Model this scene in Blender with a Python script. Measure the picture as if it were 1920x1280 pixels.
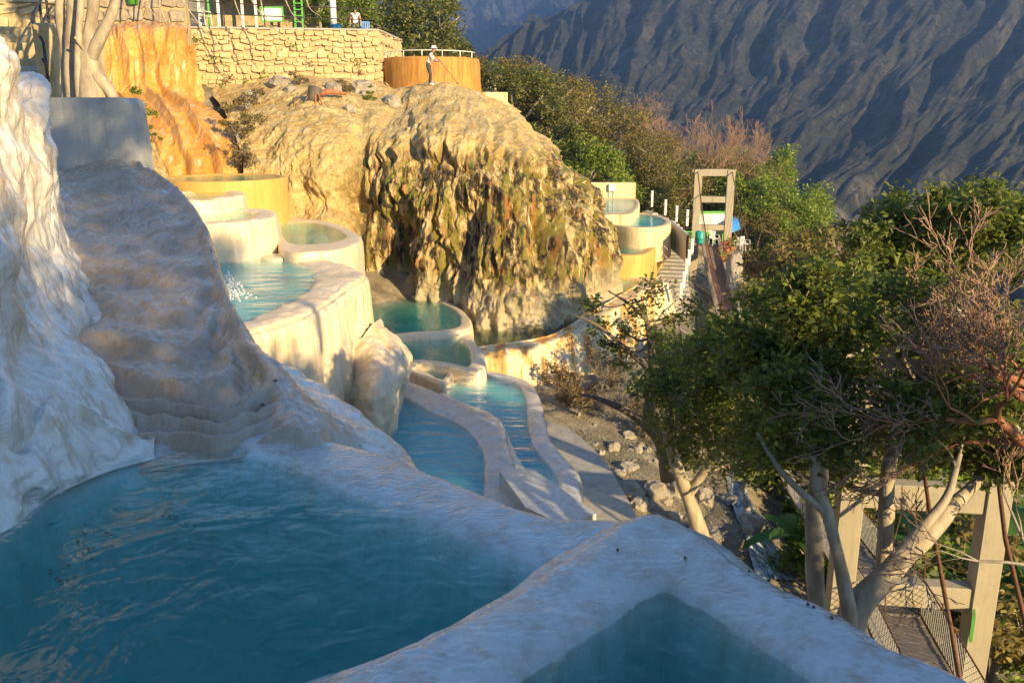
import bpy, math, random
import numpy as np
from mathutils import Vector, Matrix
from mathutils.geometry import tessellate_polygon

S = bpy.context.scene
for o in list(bpy.data.objects):
    bpy.data.objects.remove(o)
COL = S.collection
R = math.radians

# ------------------------------------------------------------------ camera, sky, sun, exposure
FPX, PITCH = 1650.0, R(14.5)
cam = bpy.data.cameras.new('camera'); cam_o = bpy.data.objects.new('camera', cam); COL.objects.link(cam_o)
cam.sensor_width = 36; cam.lens = 36 * FPX / 1920; cam.clip_start = .05; cam.clip_end = 20000
cam_o.location = (0, 0, 0); cam_o.rotation_euler = (R(90) - PITCH, 0, 0)
S.camera = cam_o
SUN_AZ, SUN_EL = R(40), R(17)          # azimuth: to the right of straight behind the camera
sdir = Vector((math.sin(SUN_AZ) * math.cos(SUN_EL), -math.cos(SUN_AZ) * math.cos(SUN_EL), math.sin(SUN_EL)))
W = bpy.data.worlds.new('World'); S.world = W; W.use_nodes = True
wn = W.node_tree.nodes; wl = W.node_tree.links
sky = wn.new('ShaderNodeTexSky'); sky.sky_type = 'NISHITA'; sky.sun_disc = False
sky.sun_elevation = SUN_EL; sky.sun_rotation = R(180) - SUN_AZ
sky.air_density = 1.0; sky.dust_density = .0; sky.ozone_density = 3.2
wn['Background'].inputs['Strength'].default_value = .125
wl.new(sky.outputs[0], wn['Background'].inputs['Color'])
sun = bpy.data.lights.new('sun', 'SUN'); sun.energy = 5.0; sun.angle = R(.5); sun.color = (1, .76, .38)
sun_o = bpy.data.objects.new('sun', sun); COL.objects.link(sun_o)
sun_o.rotation_euler = sdir.to_track_quat('Z', 'Y').to_euler()
S.view_settings.view_transform = 'Standard'; S.view_settings.look = 'None'
S.view_settings.gamma = 1; S.view_settings.use_curve_mapping = False
S.view_settings.exposure = 1.1
S.render.engine = 'CYCLES'
S.cycles.transparent_max_bounces = 16; S.cycles.volume_bounces = 3; S.cycles.max_bounces = 10

# ------------------------------------------------------------------ helpers: pixels of the photograph to points of the place
_f = np.array([0, math.cos(PITCH), -math.sin(PITCH)]); _u = np.array([0, math.sin(PITCH), math.cos(PITCH)]); _r = np.array([1., 0, 0])
def ray(x, y): return _f + _r * ((x - 960) / FPX) - _u * ((y - 640) / FPX)
def PY(x, y, Y): d = ray(x, y); return d * (Y / d[1])
def PZ(x, y, z): d = ray(x, y); return d * (z / d[2])

rng = np.random.default_rng(7); random.seed(7)
_perm = rng.permutation(256); _perm = np.concatenate([_perm, _perm, _perm])
_g = rng.normal(size=(256, 3)); _g /= np.linalg.norm(_g, axis=1)[:, None]
def pn(p):
    """gradient noise, p (...,3) -> (...)"""
    p = np.asarray(p, float); i = np.floor(p).astype(int); f = p - i; i &= 255
    w = f * f * f * (f * (f * 6 - 15) + 10)
    def corner(a, b, c):
        h = _perm[_perm[_perm[i[..., 0] + a] + i[..., 1] + b] + i[..., 2] + c]
        g = _g[h]
        return g[..., 0] * (f[..., 0] - a) + g[..., 1] * (f[..., 1] - b) + g[..., 2] * (f[..., 2] - c)
    def lp(t, a, b): return a + t * (b - a)
    x00 = lp(w[..., 0], corner(0, 0, 0), corner(1, 0, 0)); x10 = lp(w[..., 0], corner(0, 1, 0), corner(1, 1, 0))
    x01 = lp(w[..., 0], corner(0, 0, 1), corner(1, 0, 1)); x11 = lp(w[..., 0], corner(0, 1, 1), corner(1, 1, 1))
    return 1.5 * lp(w[..., 2], lp(w[..., 1], x00, x10), lp(w[..., 1], x01, x11))
def fbm(p, oct=4, gain=.5):
    p = np.asarray(p, float); a = 1; s = 0
    for k in range(oct):
        s = s + a * pn(p * 2 ** k + 17.3 * k); a *= gain
    return s
def ridged(p, oct=4):
    p = np.asarray(p, float); a = 1; s = 0
    for k in range(oct):
        s = s + a * (1 - 2 * np.abs(pn(p * 2 ** k + 11.7 * k))); a *= .5
    return s
def sstep(a, b, x):
    t = np.clip((x - a) / (b - a), 0, 1); return t * t * (3 - 2 * t)

def cat(P, n, closed=False):
    """Catmull-Rom resample along axis 0 of P (m,...) to n samples"""
    P = np.asarray(P, float); m = len(P)
    t = np.linspace(0, m if closed else m - 1, n, endpoint=not closed)
    i = np.floor(t).astype(int)
    if not closed: i = np.minimum(i, m - 2)
    f = (t - i).reshape((-1,) + (1,) * (P.ndim - 1))
    def g(k):
        if closed: return P[(i + k) % m]
        j = i + k
        a = P[np.clip(j, 0, m - 1)]
        lo = (j < 0).reshape(f.shape); hi = (j > m - 1).reshape(f.shape)
        return np.where(lo, 2 * P[0] - P[1], np.where(hi, 2 * P[-1] - P[-2], a))
    p0, p1, p2, p3 = g(-1), g(0), g(1), g(2)
    return .5 * ((2 * p1) + (-p0 + p2) * f + (2 * p0 - 5 * p1 + 4 * p2 - p3) * f ** 2 + (-p0 + 3 * p1 - 3 * p2 + p3) * f ** 3)

def link(o, parent=None):
    COL.objects.link(o)
    if parent is not None: o.parent = parent
    return o
def mesh_from(name, V, F, smooth=True):
    """V (n,3); F (m,k) array or list of faces"""
    me = bpy.data.meshes.new(name)
    V = np.asarray(V, dtype=np.float32)
    if isinstance(F, np.ndarray):
        m, k = F.shape
        me.vertices.add(len(V)); me.vertices.foreach_set('co', V.ravel())
        me.loops.add(m * k); me.loops.foreach_set('vertex_index', F.astype(np.int32).ravel())
        me.polygons.add(m); me.polygons.foreach_set('loop_start', np.arange(0, m * k, k, dtype=np.int32))
        me.update(calc_edges=True); me.validate()
    else:
        me.from_pydata(V.tolist(), [], F); me.update()
    if smooth: me.polygons.foreach_set('use_smooth', np.ones(len(me.polygons), bool))
    return me
def obj(name, me, mat=None, parent=None, loc=None):
    o = bpy.data.objects.new(name, me)
    if mat is not None and len(me.materials) == 0: me.materials.append(mat)
    if loc is not None: o.location = loc
    return link(o, parent)
def tag(o, label=None, cat=None, group=None, kind=None):
    if label: o['label'] = label
    if cat: o['category'] = cat
    if group: o['group'] = group
    if kind: o['kind'] = kind
    return o
def empty(name, label, cat, loc=(0, 0, 0), group=None):
    o = bpy.data.objects.new(name, None); o.empty_display_size = .2; o.location = loc
    link(o); return tag(o, label, cat, group)
def part(name, me, mat, root):
    """a part whose mesh is in world coordinates under a thing standing at root.location"""
    o = obj(name, me, mat, root)
    o.location = -Vector(root.location) if root.parent is None else (0, 0, 0)
    return o
def gridF(nv, nu, closed=False):
    a = np.arange(nv * nu).reshape(nv, nu)
    if closed: a = np.concatenate([a, a[:, :1]], 1)
    return np.stack([a[:-1, :-1], a[:-1, 1:], a[1:, 1:], a[1:, :-1]], -1).reshape(-1, 4)
def normals(G, closed=False):
    du = (np.roll(G, -1, 1) - np.roll(G, 1, 1)) if closed else np.gradient(G, axis=1)
    dv = np.gradient(G, axis=0)
    n = np.cross(du, dv); return n / (np.linalg.norm(n, axis=-1, keepdims=True) + 1e-9)
def patch(rows, nv, nu, px=True):
    """rows: list of rows (bottom to top) of control points (px,py,Y) -> fine grid (nv,nu,3)"""
    C = np.array([[PY(*c) if px else c for c in r] for r in rows])
    C = cat(C, nv); C = np.swapaxes(cat(np.swapaxes(C, 0, 1), nu), 0, 1)
    return C

class MB:
    """collects simple shapes for ONE mesh"""
    def __init__(s): s.V = []; s.F = []
    def add(s, V, F):
        n = len(s.V); s.V += [tuple(v) for v in V]; s.F += [tuple(i + n for i in f) for f in F]
    def box(s, c, d, rot=None, bev=0):
        x, y, z = [k / 2 for k in d]
        if bev:
            b = min(bev, x * .9, y * .9, z * .9)
            vs = []
            for zz, q in ((-z, b), (-z + b, 0), (z - b, 0), (z, b)):
                X, Y = x - q, y - q; c_ = b * .6 if q == 0 else b * .3
                vs += [(-X + c_, -Y, zz), (X - c_, -Y, zz), (X, -Y + c_, zz), (X, Y - c_, zz), (X - c_, Y, zz), (-X + c_, Y, zz), (-X, Y - c_, zz), (-X, -Y + c_, zz)]
            f = [tuple(range(7, -1, -1)), tuple(range(24, 32))]
            for k in range(3):
                for i in range(8): j = (i + 1) % 8; f.append((k * 8 + i, k * 8 + j, k * 8 + 8 + j, k * 8 + 8 + i))
        else:
            vs = [(i * x, j * y, k * z) for k in (-1, 1) for i, j in ((-1, -1), (1, -1), (1, 1), (-1, 1))]
            f = [(3, 2, 1, 0), (4, 5, 6, 7)] + [(i, (i + 1) % 4, 4 + (i + 1) % 4, 4 + i) for i in range(4)]
        M = rot if rot is not None else Matrix.Identity(3)
        s.add([Vector(c) + M @ Vector(v) for v in vs], f); return s
    def tube(s, P, r, n=8, cap=True):
        P = [Vector(p) for p in P]; m = len(P)
        rr = [r] * m if not hasattr(r, '__len__') else list(r)
        vs = []; nrm = None
        for i, p in enumerate(P):
            t = (P[min(i + 1, m - 1)] - P[max(i - 1, 0)]).normalized()
            if nrm is None: nrm = t.orthogonal().normalized()
            else:
                nrm = (nrm - t * nrm.dot(t));  nrm = nrm.normalized() if nrm.length > 1e-6 else t.orthogonal().normalized()
            b = t.cross(nrm)
            vs += [p + (nrm * math.cos(a) + b * math.sin(a)) * rr[i] for a in [2 * math.pi * k / n for k in range(n)]]
        f = [(i * n + k, i * n + (k + 1) % n, (i + 1) * n + (k + 1) % n, (i + 1) * n + k) for i in range(m - 1) for k in range(n)]
        if cap: f += [tuple(range(n - 1, -1, -1)), tuple(range((m - 1) * n, m * n))]
        s.add(vs, f); return s
    def lathe(s, prof, c=(0, 0, 0), n=20):
        vs = []; c = Vector(c)
        for r, z in prof: vs += [c + Vector((r * math.cos(2 * math.pi * k / n), r * math.sin(2 * math.pi * k / n), z)) for k in range(n)]
        m = len(prof)
        f = [(i * n + k, i * n + (k + 1) % n, (i + 1) * n + (k + 1) % n, (i + 1) * n + k) for i in range(m - 1) for k in range(n)]
        s.add(vs, f); return s
    def me(s, name, smooth=False): return mesh_from(name, np.array([tuple(v) for v in s.V]), s.F, smooth)

def segs_mesh(name, A, B, ra, rb, n=3):
    """many thin tubes (branches, wires): arrays of end points and radii"""
    A, B = np.asarray(A, float), np.asarray(B, float); ra = np.broadcast_to(ra, len(A)); rb = np.broadcast_to(rb, len(A))
    t = B - A; t /= np.linalg.norm(t, axis=1, keepdims=True) + 1e-9
    ref = np.where(np.abs(t[:, 2:3]) > .9, np.array([[1., 0, 0]]), np.array([[0, 0, 1.]]))
    u = np.cross(t, ref); u /= np.linalg.norm(u, axis=1, keepdims=True); v = np.cross(t, u)
    a = np.arange(n) * 2 * math.pi / n
    ring = u[:, None] * np.cos(a)[None, :, None] + v[:, None] * np.sin(a)[None, :, None]
    V = np.concatenate([A[:, None] + ring * ra[:, None, None], B[:, None] + ring * rb[:, None, None]], 1).reshape(-1, 3)
    k = np.arange(n); q = np.stack([k, (k + 1) % n, n + (k + 1) % n, n + k], 1)
    F = (np.arange(len(A))[:, None, None] * 2 * n + q[None]).reshape(-1, 4)
    return mesh_from(name, V, F)

# ------------------------------------------------------------------ materials
class N:
    def __init__(s, name):
        s.m = bpy.data.materials.new(name); s.m.use_nodes = True
        s.t = s.m.node_tree; s.b = s.t.nodes['Principled BSDF']; s.out = s.t.nodes['Material Output']
        s.tc = s.t.nodes.new('ShaderNodeNewGeometry')
    def n(s, k, **kw):
        x = s.t.nodes.new('ShaderNode' + k)
        for a, v in kw.items(): setattr(x, a, v)
        return x
    def l(s, a, b): s.t.links.new(a, b)
    def pos(s, scale=(1, 1, 1), rot=(0, 0, 0), objsp=False):
        mp = s.n('Mapping'); mp.inputs['Scale'].default_value = scale; mp.inputs['Rotation'].default_value = rot
        if objsp:
            tc = s.n('TexCoord'); s.l(tc.outputs['Object'], mp.inputs[0])
        else: s.l(s.tc.outputs['Position'], mp.inputs[0])
        return mp.outputs[0]
    def noise(s, scale, detail=5, rough=.55, vec=None, dist=0):
        x = s.n('TexNoise'); x.inputs['Scale'].default_value = scale; x.inputs['Detail'].default_value = detail
        x.inputs['Roughness'].default_value = rough; x.inputs['Distortion'].default_value = dist
        s.l(vec if vec is not None else s.pos(), x.inputs['Vector']); return x.outputs['Fac']
    def voro(s, scale, vec=None, feature='F1', out='Distance'):
        x = s.n('TexVoronoi', feature=feature); x.inputs['Scale'].default_value = scale
        s.l(vec if vec is not None else s.pos(), x.inputs['Vector']); return x.outputs[out]
    def ramp(s, fac, stops, interp='LINEAR'):
        x = s.n('ValToRGB'); e = x.color_ramp.elements; x.color_ramp.interpolation = interp
        while len(e) < len(stops): e.new(.5)
        for k, (p, c) in enumerate(stops):
            e[k].position = p; e[k].color = (c, c, c, 1) if not hasattr(c, '__len__') else (*c, 1)
        s.l(fac, x.inputs[0]); return x.outputs[0]
    def mix(s, fac, a, b, mode='MIX'):
        x = s.n('Mix', data_type='RGBA', blend_type=mode)
        for v, i in ((fac, 0), (a, 6), (b, 7)):
            if hasattr(v, 'links'): s.l(v, x.inputs[i])
            elif i == 0: x.inputs[0].default_value = v
            else: x.inputs[i].default_value = (*v, 1)
        return x.outputs[2]
    def math(s, op, a, b=0.):
        x = s.n('Math', operation=op)
        for v, i in ((a, 0), (b, 1)):
            if hasattr(v, 'links'): s.l(v, x.inputs[i])
            else: x.inputs[i].default_value = v
        return x.outputs[0]
    def maprange(s, v, a, b, c=0., d=1.):
        x = s.n('MapRange'); x.inputs[1].default_value = a; x.inputs[2].default_value = b; x.inputs[3].default_value = c; x.inputs[4].default_value = d
        s.l(v, x.inputs[0]); return x.outputs[0]
    def bump(s, h, strength=.4, dist=.05, prev=None):
        x = s.n('Bump'); x.inputs['Strength'].default_value = strength; x.inputs['Distance'].default_value = dist
        s.l(h, x.inputs['Height'])
        if prev is not None: s.l(prev, x.inputs['Normal'])
        return x.outputs[0]
    def set(s, **kw):
        for k, v in kw.items():
            k = {'col': 'Base Color', 'rough': 'Roughness', 'metal': 'Metallic', 'nrm': 'Normal', 'spec': 'Specular IOR Level', 'coat': 'Coat Weight', 'coatr': 'Coat Roughness', 'coatn': 'Coat Normal', 'sub': 'Subsurface Weight'}[k]
            i = s.b.inputs[k]
            if hasattr(v, 'links'): s.l(v, i)
            elif k == 'Base Color': i.default_value = (*v, 1)
            else: i.default_value = v
        return s.m

def plain(name, col, rough=.6, var=.18, scale=6., bump=.15, metal=0, dirt=None):
    n = N(name); f = n.noise(scale, 6, .6)
    c1 = tuple(c * (1 - var) for c in col); c2 = tuple(min(1, c * (1 + var)) for c in col)
    c = n.ramp(f, [(.3, c1), (.7, c2)])
    if dirt is not None:
        c = n.mix(n.ramp(n.noise(scale * .35, 7, .7, n.pos((1, 1, .3))), [(.48, 0), (.7, 1)]), c, dirt)
    return n.set(col=c, rough=rough, metal=metal, nrm=n.bump(n.noise(scale * 8, 5), bump, .02))

def flowstone(name, wet=.5, warm=0., tan=0., soak_shade=None):
    """white to cream travertine with a film of running water"""
    n = N(name); p = n.pos()
    big = n.noise(.8, 4, .55, n.pos((1, 1, .5))); mid = n.noise(4.5, 6, .6); streak = n.noise(5, 5, .6, n.pos((1.6, 1.6, .22)))
    c = n.ramp(big, [(.3, (.66, .57, .46)), (.5, (.75, .69, .61)), (.68, (.79, .76, .71))])
    c = n.mix(n.ramp(streak, [(.45, 0), (.68, .85)]), c, (.56, .41, .27))
    c = n.mix(n.ramp(mid, [(.54, 0), (.74, .35)]), c, (.50, .41, .32))
    if tan: c = n.mix(n.ramp(n.noise(.9, 6, .6), [(.34, .95 * tan), (.66, .55 * tan)]), c, (.34, .235, .145))
    if warm: c = n.mix(warm, c, (.72, .52, .25))
    if soak_shade: c = n.mix(1., c, soak_shade, 'MULTIPLY')  # wet darkening, plus the blue of sky-lit shade put into the colour
    rip = n.n('TexWave', wave_type='BANDS', bands_direction='Y'); rip.inputs['Scale'].default_value = 5.; rip.inputs['Distortion'].default_value = 14.; rip.inputs['Detail'].default_value = 3.; rip.inputs['Detail Scale'].default_value = 1.3
    n.l(p, rip.inputs['Vector'])
    film = n.noise(7, 4, .5, n.pos((1, 1, .6)), 1.2)
    b1 = n.bump(n.noise(26, 5, .65), .22, .02)
    b1 = n.bump(n.noise(60, 3, .6), .25, .008, b1)
    b1 = n.bump(n.noise(9, 4, .5), .25, .04, b1)
    b1 = n.bump(n.noise(5, 6, .62, n.pos((1, 1, 3.2)), .8), .28, .035, b1)
    b1 = n.bump(n.noise(11, 6, .65, n.pos((1.6, 1.6, .18))), .3, .04, b1)
    c = n.mix(n.ramp(n.noise(16, 6, .7, n.pos((1, 1, .5))), [(.55, 0), (.75, .25)]), c, (.42, .33, .24))
    b2 = n.bump(rip.outputs['Fac'], .22, .03); b2 = n.bump(film, .45, .03, b2); b2 = n.bump(n.noise(30, 4, .6), .2, .01, b2)
    r = n.ramp(n.noise(1.4, 4), [(.35, .60 - .32 * wet), (.65, .36 - .2 * wet)])
    return n.set(col=c, rough=r, nrm=b1, coat=.8 * wet, coatr=.06, coatn=b2)

def water(name, tint=(.18, .62, .66), dens=1.15, ripple=9., bs=.25, stretch=(1, 1, 1), milk=.28, milkc=(.5, .88, .95)):
    n = N(name); n.t.nodes.remove(n.b)
    p = n.pos(stretch)
    h = n.noise(ripple, 3, .5, p, .6); h2 = n.noise(ripple * .28, 3, .5, p, .8)
    nr = n.bump(h2, bs * 1.1, .12); nr = n.bump(h, bs, .04, nr)
    lw = n.n('LayerWeight'); lw.inputs['Blend'].default_value = .5; n.l(nr, lw.inputs['Normal'])
    fr = n.math('MULTIPLY_ADD', n.math('POWER', lw.outputs['Facing'], 5.), .96); fr.node.inputs[2].default_value = .02
    tr = n.n('BsdfTransparent'); gl = n.n('BsdfGlossy'); gl.inputs['Roughness'].default_value = .03; n.l(nr, gl.inputs['Normal'])
    mx = n.n('MixShader'); n.l(fr, mx.inputs[0]); n.l(tr.outputs[0], mx.inputs[1]); n.l(gl.outputs[0], mx.inputs[2])
    n.l(mx.outputs[0], n.out.inputs['Surface'])
    ab = n.n('VolumeAbsorption'); ab.inputs['Color'].default_value = (*tint, 1); ab.inputs['Density'].default_value = dens
    sc = n.n('VolumeScatter'); sc.inputs['Color'].default_value = (*milkc, 1); sc.inputs['Density'].default_value = milk
    ad = n.n('AddShader'); n.l(ab.outputs[0], ad.inputs[0]); n.l(sc.outputs[0], ad.inputs[1]); n.l(ad.outputs[0], n.out.inputs['Volume'])
    return n.m

M = {}
M['flow'] = flowstone('wet_white_flowstone', 1.0)
M['flow_tan'] = flowstone('tan_wet_flowstone', .75, 0., 1.)
M['flow_wet_shade'] = flowstone('soaked_blue_shade_flowstone', 1., 0., 0., (.66, .73, .80))  # soaked stone is darker; its bluish cast is skylight painted into the tint
M['flow_dry'] = flowstone('cream_flowstone', .2, .5)
M['water'] = water('pool_water', (.01, .84, .96), 1.1, 3.2, .55, (.7, 2.2, 1), milk=2.2, milkc=(.25, .80, 1.))
M['water_deep'] = water('deep_pool_water', (.03, .80, .77), 1.8, 5., .34, milk=.45, milkc=(.3, .85, .9))
M['water_fine'] = water('far_pool_water', (.03, .86, .92), 2.0, 2.6, .5, (.7, 2.0, 1), milk=1.2, milkc=(.3, .82, .95))
M['water_clear'] = water('shallow_pool_water', (.15, .84, .86), 1.2, 6., .25)

def limestone_cliff():
    n = N('limestone_cliff')
    pv = n.pos((1, .6, .16)); geo = n.n('SeparateXYZ'); n.l(n.tc.outputs['Position'], geo.inputs[0])
    X, Z = geo.outputs[0], geo.outputs[2]
    big = n.noise(.55, 5, .6, n.pos((1, 1, .45)))
    c = n.ramp(n.noise(1.6, 7, .6), [(.3, (.47, .30, .09)), (.48, (.64, .46, .18)), (.7, (.74, .60, .31))])
    c = n.mix(n.ramp(n.noise(2.4, 6, .65, pv), [(.50, 0), (.66, .7)]), c, (.58, .33, .10))
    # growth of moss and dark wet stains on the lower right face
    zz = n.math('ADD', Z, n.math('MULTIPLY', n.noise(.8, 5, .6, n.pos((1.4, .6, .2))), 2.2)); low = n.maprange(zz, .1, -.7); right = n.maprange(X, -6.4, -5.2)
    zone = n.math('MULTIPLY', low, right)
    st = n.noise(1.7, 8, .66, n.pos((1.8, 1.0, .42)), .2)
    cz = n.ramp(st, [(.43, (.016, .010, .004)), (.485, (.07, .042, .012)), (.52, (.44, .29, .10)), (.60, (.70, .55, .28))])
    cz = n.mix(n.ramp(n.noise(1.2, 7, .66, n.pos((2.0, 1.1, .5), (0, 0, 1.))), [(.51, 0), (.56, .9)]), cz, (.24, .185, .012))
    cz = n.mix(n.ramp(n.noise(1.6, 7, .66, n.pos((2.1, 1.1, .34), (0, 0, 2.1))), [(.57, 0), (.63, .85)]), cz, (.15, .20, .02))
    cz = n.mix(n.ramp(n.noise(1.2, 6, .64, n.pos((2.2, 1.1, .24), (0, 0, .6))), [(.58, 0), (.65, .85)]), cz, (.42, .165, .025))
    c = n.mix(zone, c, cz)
    c = n.mix(n.ramp(n.noise(7, 8, .75, n.pos((1, 1, .6))), [(.50, 0), (.66, .75)]), c, (.26, .17, .075))
    base = n.maprange(Z, -5.4, -6.6)
    c = n.mix(n.math('MULTIPLY', base, .7), c, (.66, .56, .38))
    nr = n.bump(n.noise(5, 8, .70), .9, .18); nr = n.bump(n.noise(22, 6, .7), .6, .06, nr)
    return n.set(col=c, rough=.75, nrm=nr)
M['cliff'] = limestone_cliff()

def mineral_fall():
    n = N('orange_mineral_flow')
    f = n.noise(1.6, 6, .6, n.pos((1.5, .5, .12))); g = n.noise(4.5, 5, .6, n.pos((1.6, .6, .10)))
    c = n.ramp(f, [(.3, (.40, .16, .018)), (.5, (.58, .28, .04)), (.68, (.66, .40, .12))])
    c = n.mix(n.ramp(g, [(.55, 0), (.7, .7)]), c, (.45, .19, .03))
    c = n.mix(n.ramp(n.noise(2.8, 5, .6, n.pos((2., .6, .08), (0, 0, .7))), [(.58, 0), (.70, .7)]), c, (.76, .60, .45))
    nr = n.bump(n.noise(6, 6, .6, n.pos((1.4, .8, .2))), .6, .12); nr = n.bump(n.noise(25, 5, .65), .35, .03, nr)
    return n.set(col=c, rough=.38, nrm=nr, coat=.25, coatr=.15)
M['orange'] = mineral_fall()
def painted(name, col, stain=(.5, .3, .1), amt=.5):
    n = N(name); f = n.noise(2.2, 6, .6)
    c = n.ramp(f, [(.3, tuple(k * .88 for k in col)), (.7, col)])
    c = n.mix(n.ramp(n.noise(3, 6, .65, n.pos((1.4, 1.4, .14))), [(.42, 0), (.64, amt)]), c, stain); c = n.mix(n.ramp(n.noise(7, 7, .7, n.pos((1.6, 1.6, .10))), [(.5, 0), (.66, amt * .7)]), c, tuple(k * .6 for k in stain)); c = n.mix(n.ramp(n.noise(9, 7, .7), [(.52, 0), (.7, .35)]), c, tuple(k * .8 for k in stain))
    return n.set(col=c, rough=.7, nrm=n.bump(n.noise(30, 5), .2, .02))
M['yellow_wall'] = painted('yellow_rendered_wall', (.66, .39, .10), (.52, .27, .06), .5)
M['cream_wall'] = painted('cream_rendered_wall', (.72, .60, .36), (.48, .28, .10), .5)
M['orange_wall'] = painted('orange_stained_wall', (.56, .28, .05), (.30, .12, .02), .9)
M['concrete'] = painted('weathered_concrete', (.46, .42, .35), (.22, .19, .15), .5)
M['post'] = painted('bridge_concrete', (.42, .355, .245), (.30, .26, .20), .35)
M['greywall'] = painted('grey_plastered_wall', (.44, .43, .40), (.30, .28, .25), .4)

def earth():
    n = N('dry_earth_and_litter')
    c = n.ramp(n.noise(1.1, 8, .65), [(.3, (.13, .10, .065)), (.5, (.31, .25, .165)), (.7, (.52, .45, .33))])
    c = n.mix(n.ramp(n.noise(.35, 5, .6), [(.5, 0), (.65, .8)]), c, (.06, .07, .025))
    nr = n.bump(n.noise(5, 8, .7), .8, .2); nr = n.bump(n.noise(26, 6, .7), .6, .05, nr)
    return n.set(col=c, rough=.95, nrm=nr)
M['earth'] = earth()
def mountain_mat():
    n = N('mountain_scrub')
    c = n.ramp(n.noise(.05, 9, .68), [(.3, (.032, .034, .03)), (.5, (.072, .068, .058)), (.72, (.14, .125, .105))])
    c = n.mix(n.ramp(n.noise(.022, 8, .7, n.pos((1, 1, 1.))), [(.60, 0), (.72, .7)]), c, (.18, .16, .14))
    c = n.mix(n.ramp(n.voro(.16), [(.2, .75), (.6, 0)]), c, (.03, .034, .022))
    sz = n.n('SeparateXYZ'); n.l(n.tc.outputs['Position'], sz.inputs[0])
    band = n.math('MULTIPLY', n.math('MULTIPLY', n.maprange(sz.outputs[2], -62, -48), n.maprange(sz.outputs[2], -18, -28)), n.ramp(n.noise(.03, 6, .65, n.pos((1, 1, .5))), [(.47, 0), (.56, 1)]))
    c = n.mix(n.math('MULTIPLY', band, .8), c, (.34, .29, .24))
    c = n.mix(n.ramp(n.noise(.35, 6, .75), [(.42, .8), (.54, 0)]), c, (.02, .026, .016))
    c = n.mix(n.ramp(n.noise(.06, 7, .75, n.pos((.35, 1.4, 1), (0, 0, .6))), [(.58, 0), (.68, .7)]), c, (.20, .175, .15))
    m2 = n.n('Mapping'); m2.inputs['Scale'].default_value = (1, .12, .25); n.l(n.pos((1, 1, 1), (0, 0, R(25.5))), m2.inputs[0])
    c = n.mix(n.ramp(n.noise(.045, 9, .7, m2.outputs[0]), [(.52, 0), (.66, .6)]), c, (.19, .165, .14))
    c = n.mix(n.ramp(n.noise(.06, 9, .72, m2.outputs[0]), [(.36, .7), (.46, 0)]), c, (.025, .03, .022))
    nr = n.bump(n.noise(.09, 10, .8), 1., 22.); nr = n.bump(n.noise(.5, 7, .75), .8, 3., nr)
    return n.set(col=c, rough=.95, nrm=nr)
M['mountain'] = mountain_mat()

# ------------------------------------------------------------------ the ground: one sheet, thin-plate spline through spot heights
spots = [(0, 3, -5.2), (-4, 3, -4.6), (5, 2, -5.2), (0, 8, -7.6), (3, 8, -7.9), (-4, 9, -7.8), (-2, 12, -8.4), (0, 14, -8.0), (-2.5, 20, -7.9), (0, 22, -8.1), (1.8, 20, -8.2), (3.6, 19.7, -8.3), (2.5, 15, -8.5),
 (4.5, 15, -9.2), (5.6, 19, -9.4), (5.8, 15.5, -9.9), (7.4, 20, -10.9), (9, 28, -12), (10, 37, -11.5), (11.2, 45, -9.6), (6.2, 10, -9.0), (5.4, 24, -8.8), (3.5, 26, -8.0), (-5, 17, -8.2), (-9, 18, -5.5), (-4, 28, -7.6), (0, 29, -7.9), (3, 32, -8.0), (8, 34, -8.5), (8, 42, -7.9), (9.5, 50, -9.2), (6, 46, -6.2),
 (0, 54, -2.5), (-5, 54, 0.8), (-14, 54, 3.2), (-22, 46, 3.4), (-14, 40, 0.), (-22, 28, 1.0), (-13, 24, -2.5), (-13, 14, -1.5), (-9, 7, -3), (-12, -2, 0), (0, -5, -1.75), (-3, -12, .5), (10, -9, -2.2), (4, -3, -2.0), (16, -5, -5.5),
 (8, 8, -8.6), (7, 13, -9.3), (12, 20, -12), (15, 30, -13), (12, 40, -12), (16, 12, -12), (26, 30, -18), (28, 62, -17), (20, 62, -11.5), (13, 62, -8), (6, 62, -3.5), (14, 54, -9.5), (42, 40, -26), (45, 85, -27), (22, 90, -14), (8, 90, -5), (-8, 80, 5), (-30, 80, 12), (-40, 40, 10), (-40, 0, 8), (-30, -40, 8), (10, -40, 2), (40, -20, -14), (60, 20, -30), (80, 60, -42), (80, 130, -50), (20, 130, -24), (-30, 130, 8), (40, -60, -8), (90, -40, -38)]
sp = np.array(spots)
def _U(r2): return np.where(r2 > 0, r2 * np.log(r2 + 1e-12) * .5, 0)
def tps_fit(sp, lam=.02):
    n = len(sp); xy = sp[:, :2] / 20; r2 = ((xy[:, None] - xy[None]) ** 2).sum(-1)
    K = _U(r2) + np.eye(n) * lam; Pm = np.c_[np.ones(n), xy]
    A = np.block([[K, Pm], [Pm.T, np.zeros((3, 3))]])
    return xy, np.linalg.solve(A, np.r_[sp[:, 2], np.zeros(3)])
_txy, _tw = tps_fit(sp)
def gz(x, y):
    x = np.asarray(x, float); y = np.asarray(y, float); q = np.stack([x, y], -1) / 20
    r2 = ((q[..., None, :] - _txy) ** 2).sum(-1)
    z = _U(r2) @ _tw[:-3] + _tw[-3] + q @ _tw[-2:]
    return z + .12 * fbm(np.stack([x * .7, y * .7, x * 0], -1), 4)
gx = np.concatenate([np.linspace(-110, -24, 30), np.linspace(-23, 30, 190), np.linspace(31, 130, 34)])
gy = np.concatenate([np.linspace(-80, -15, 24), np.linspace(-14, 66, 250), np.linspace(67, 190, 36)])
GX, GY = np.meshgrid(gx, gy)
GZ = np.concatenate([gz(GX[i:i + 20], GY[i:i + 20]) for i in range(0, len(gy), 20)])
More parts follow.
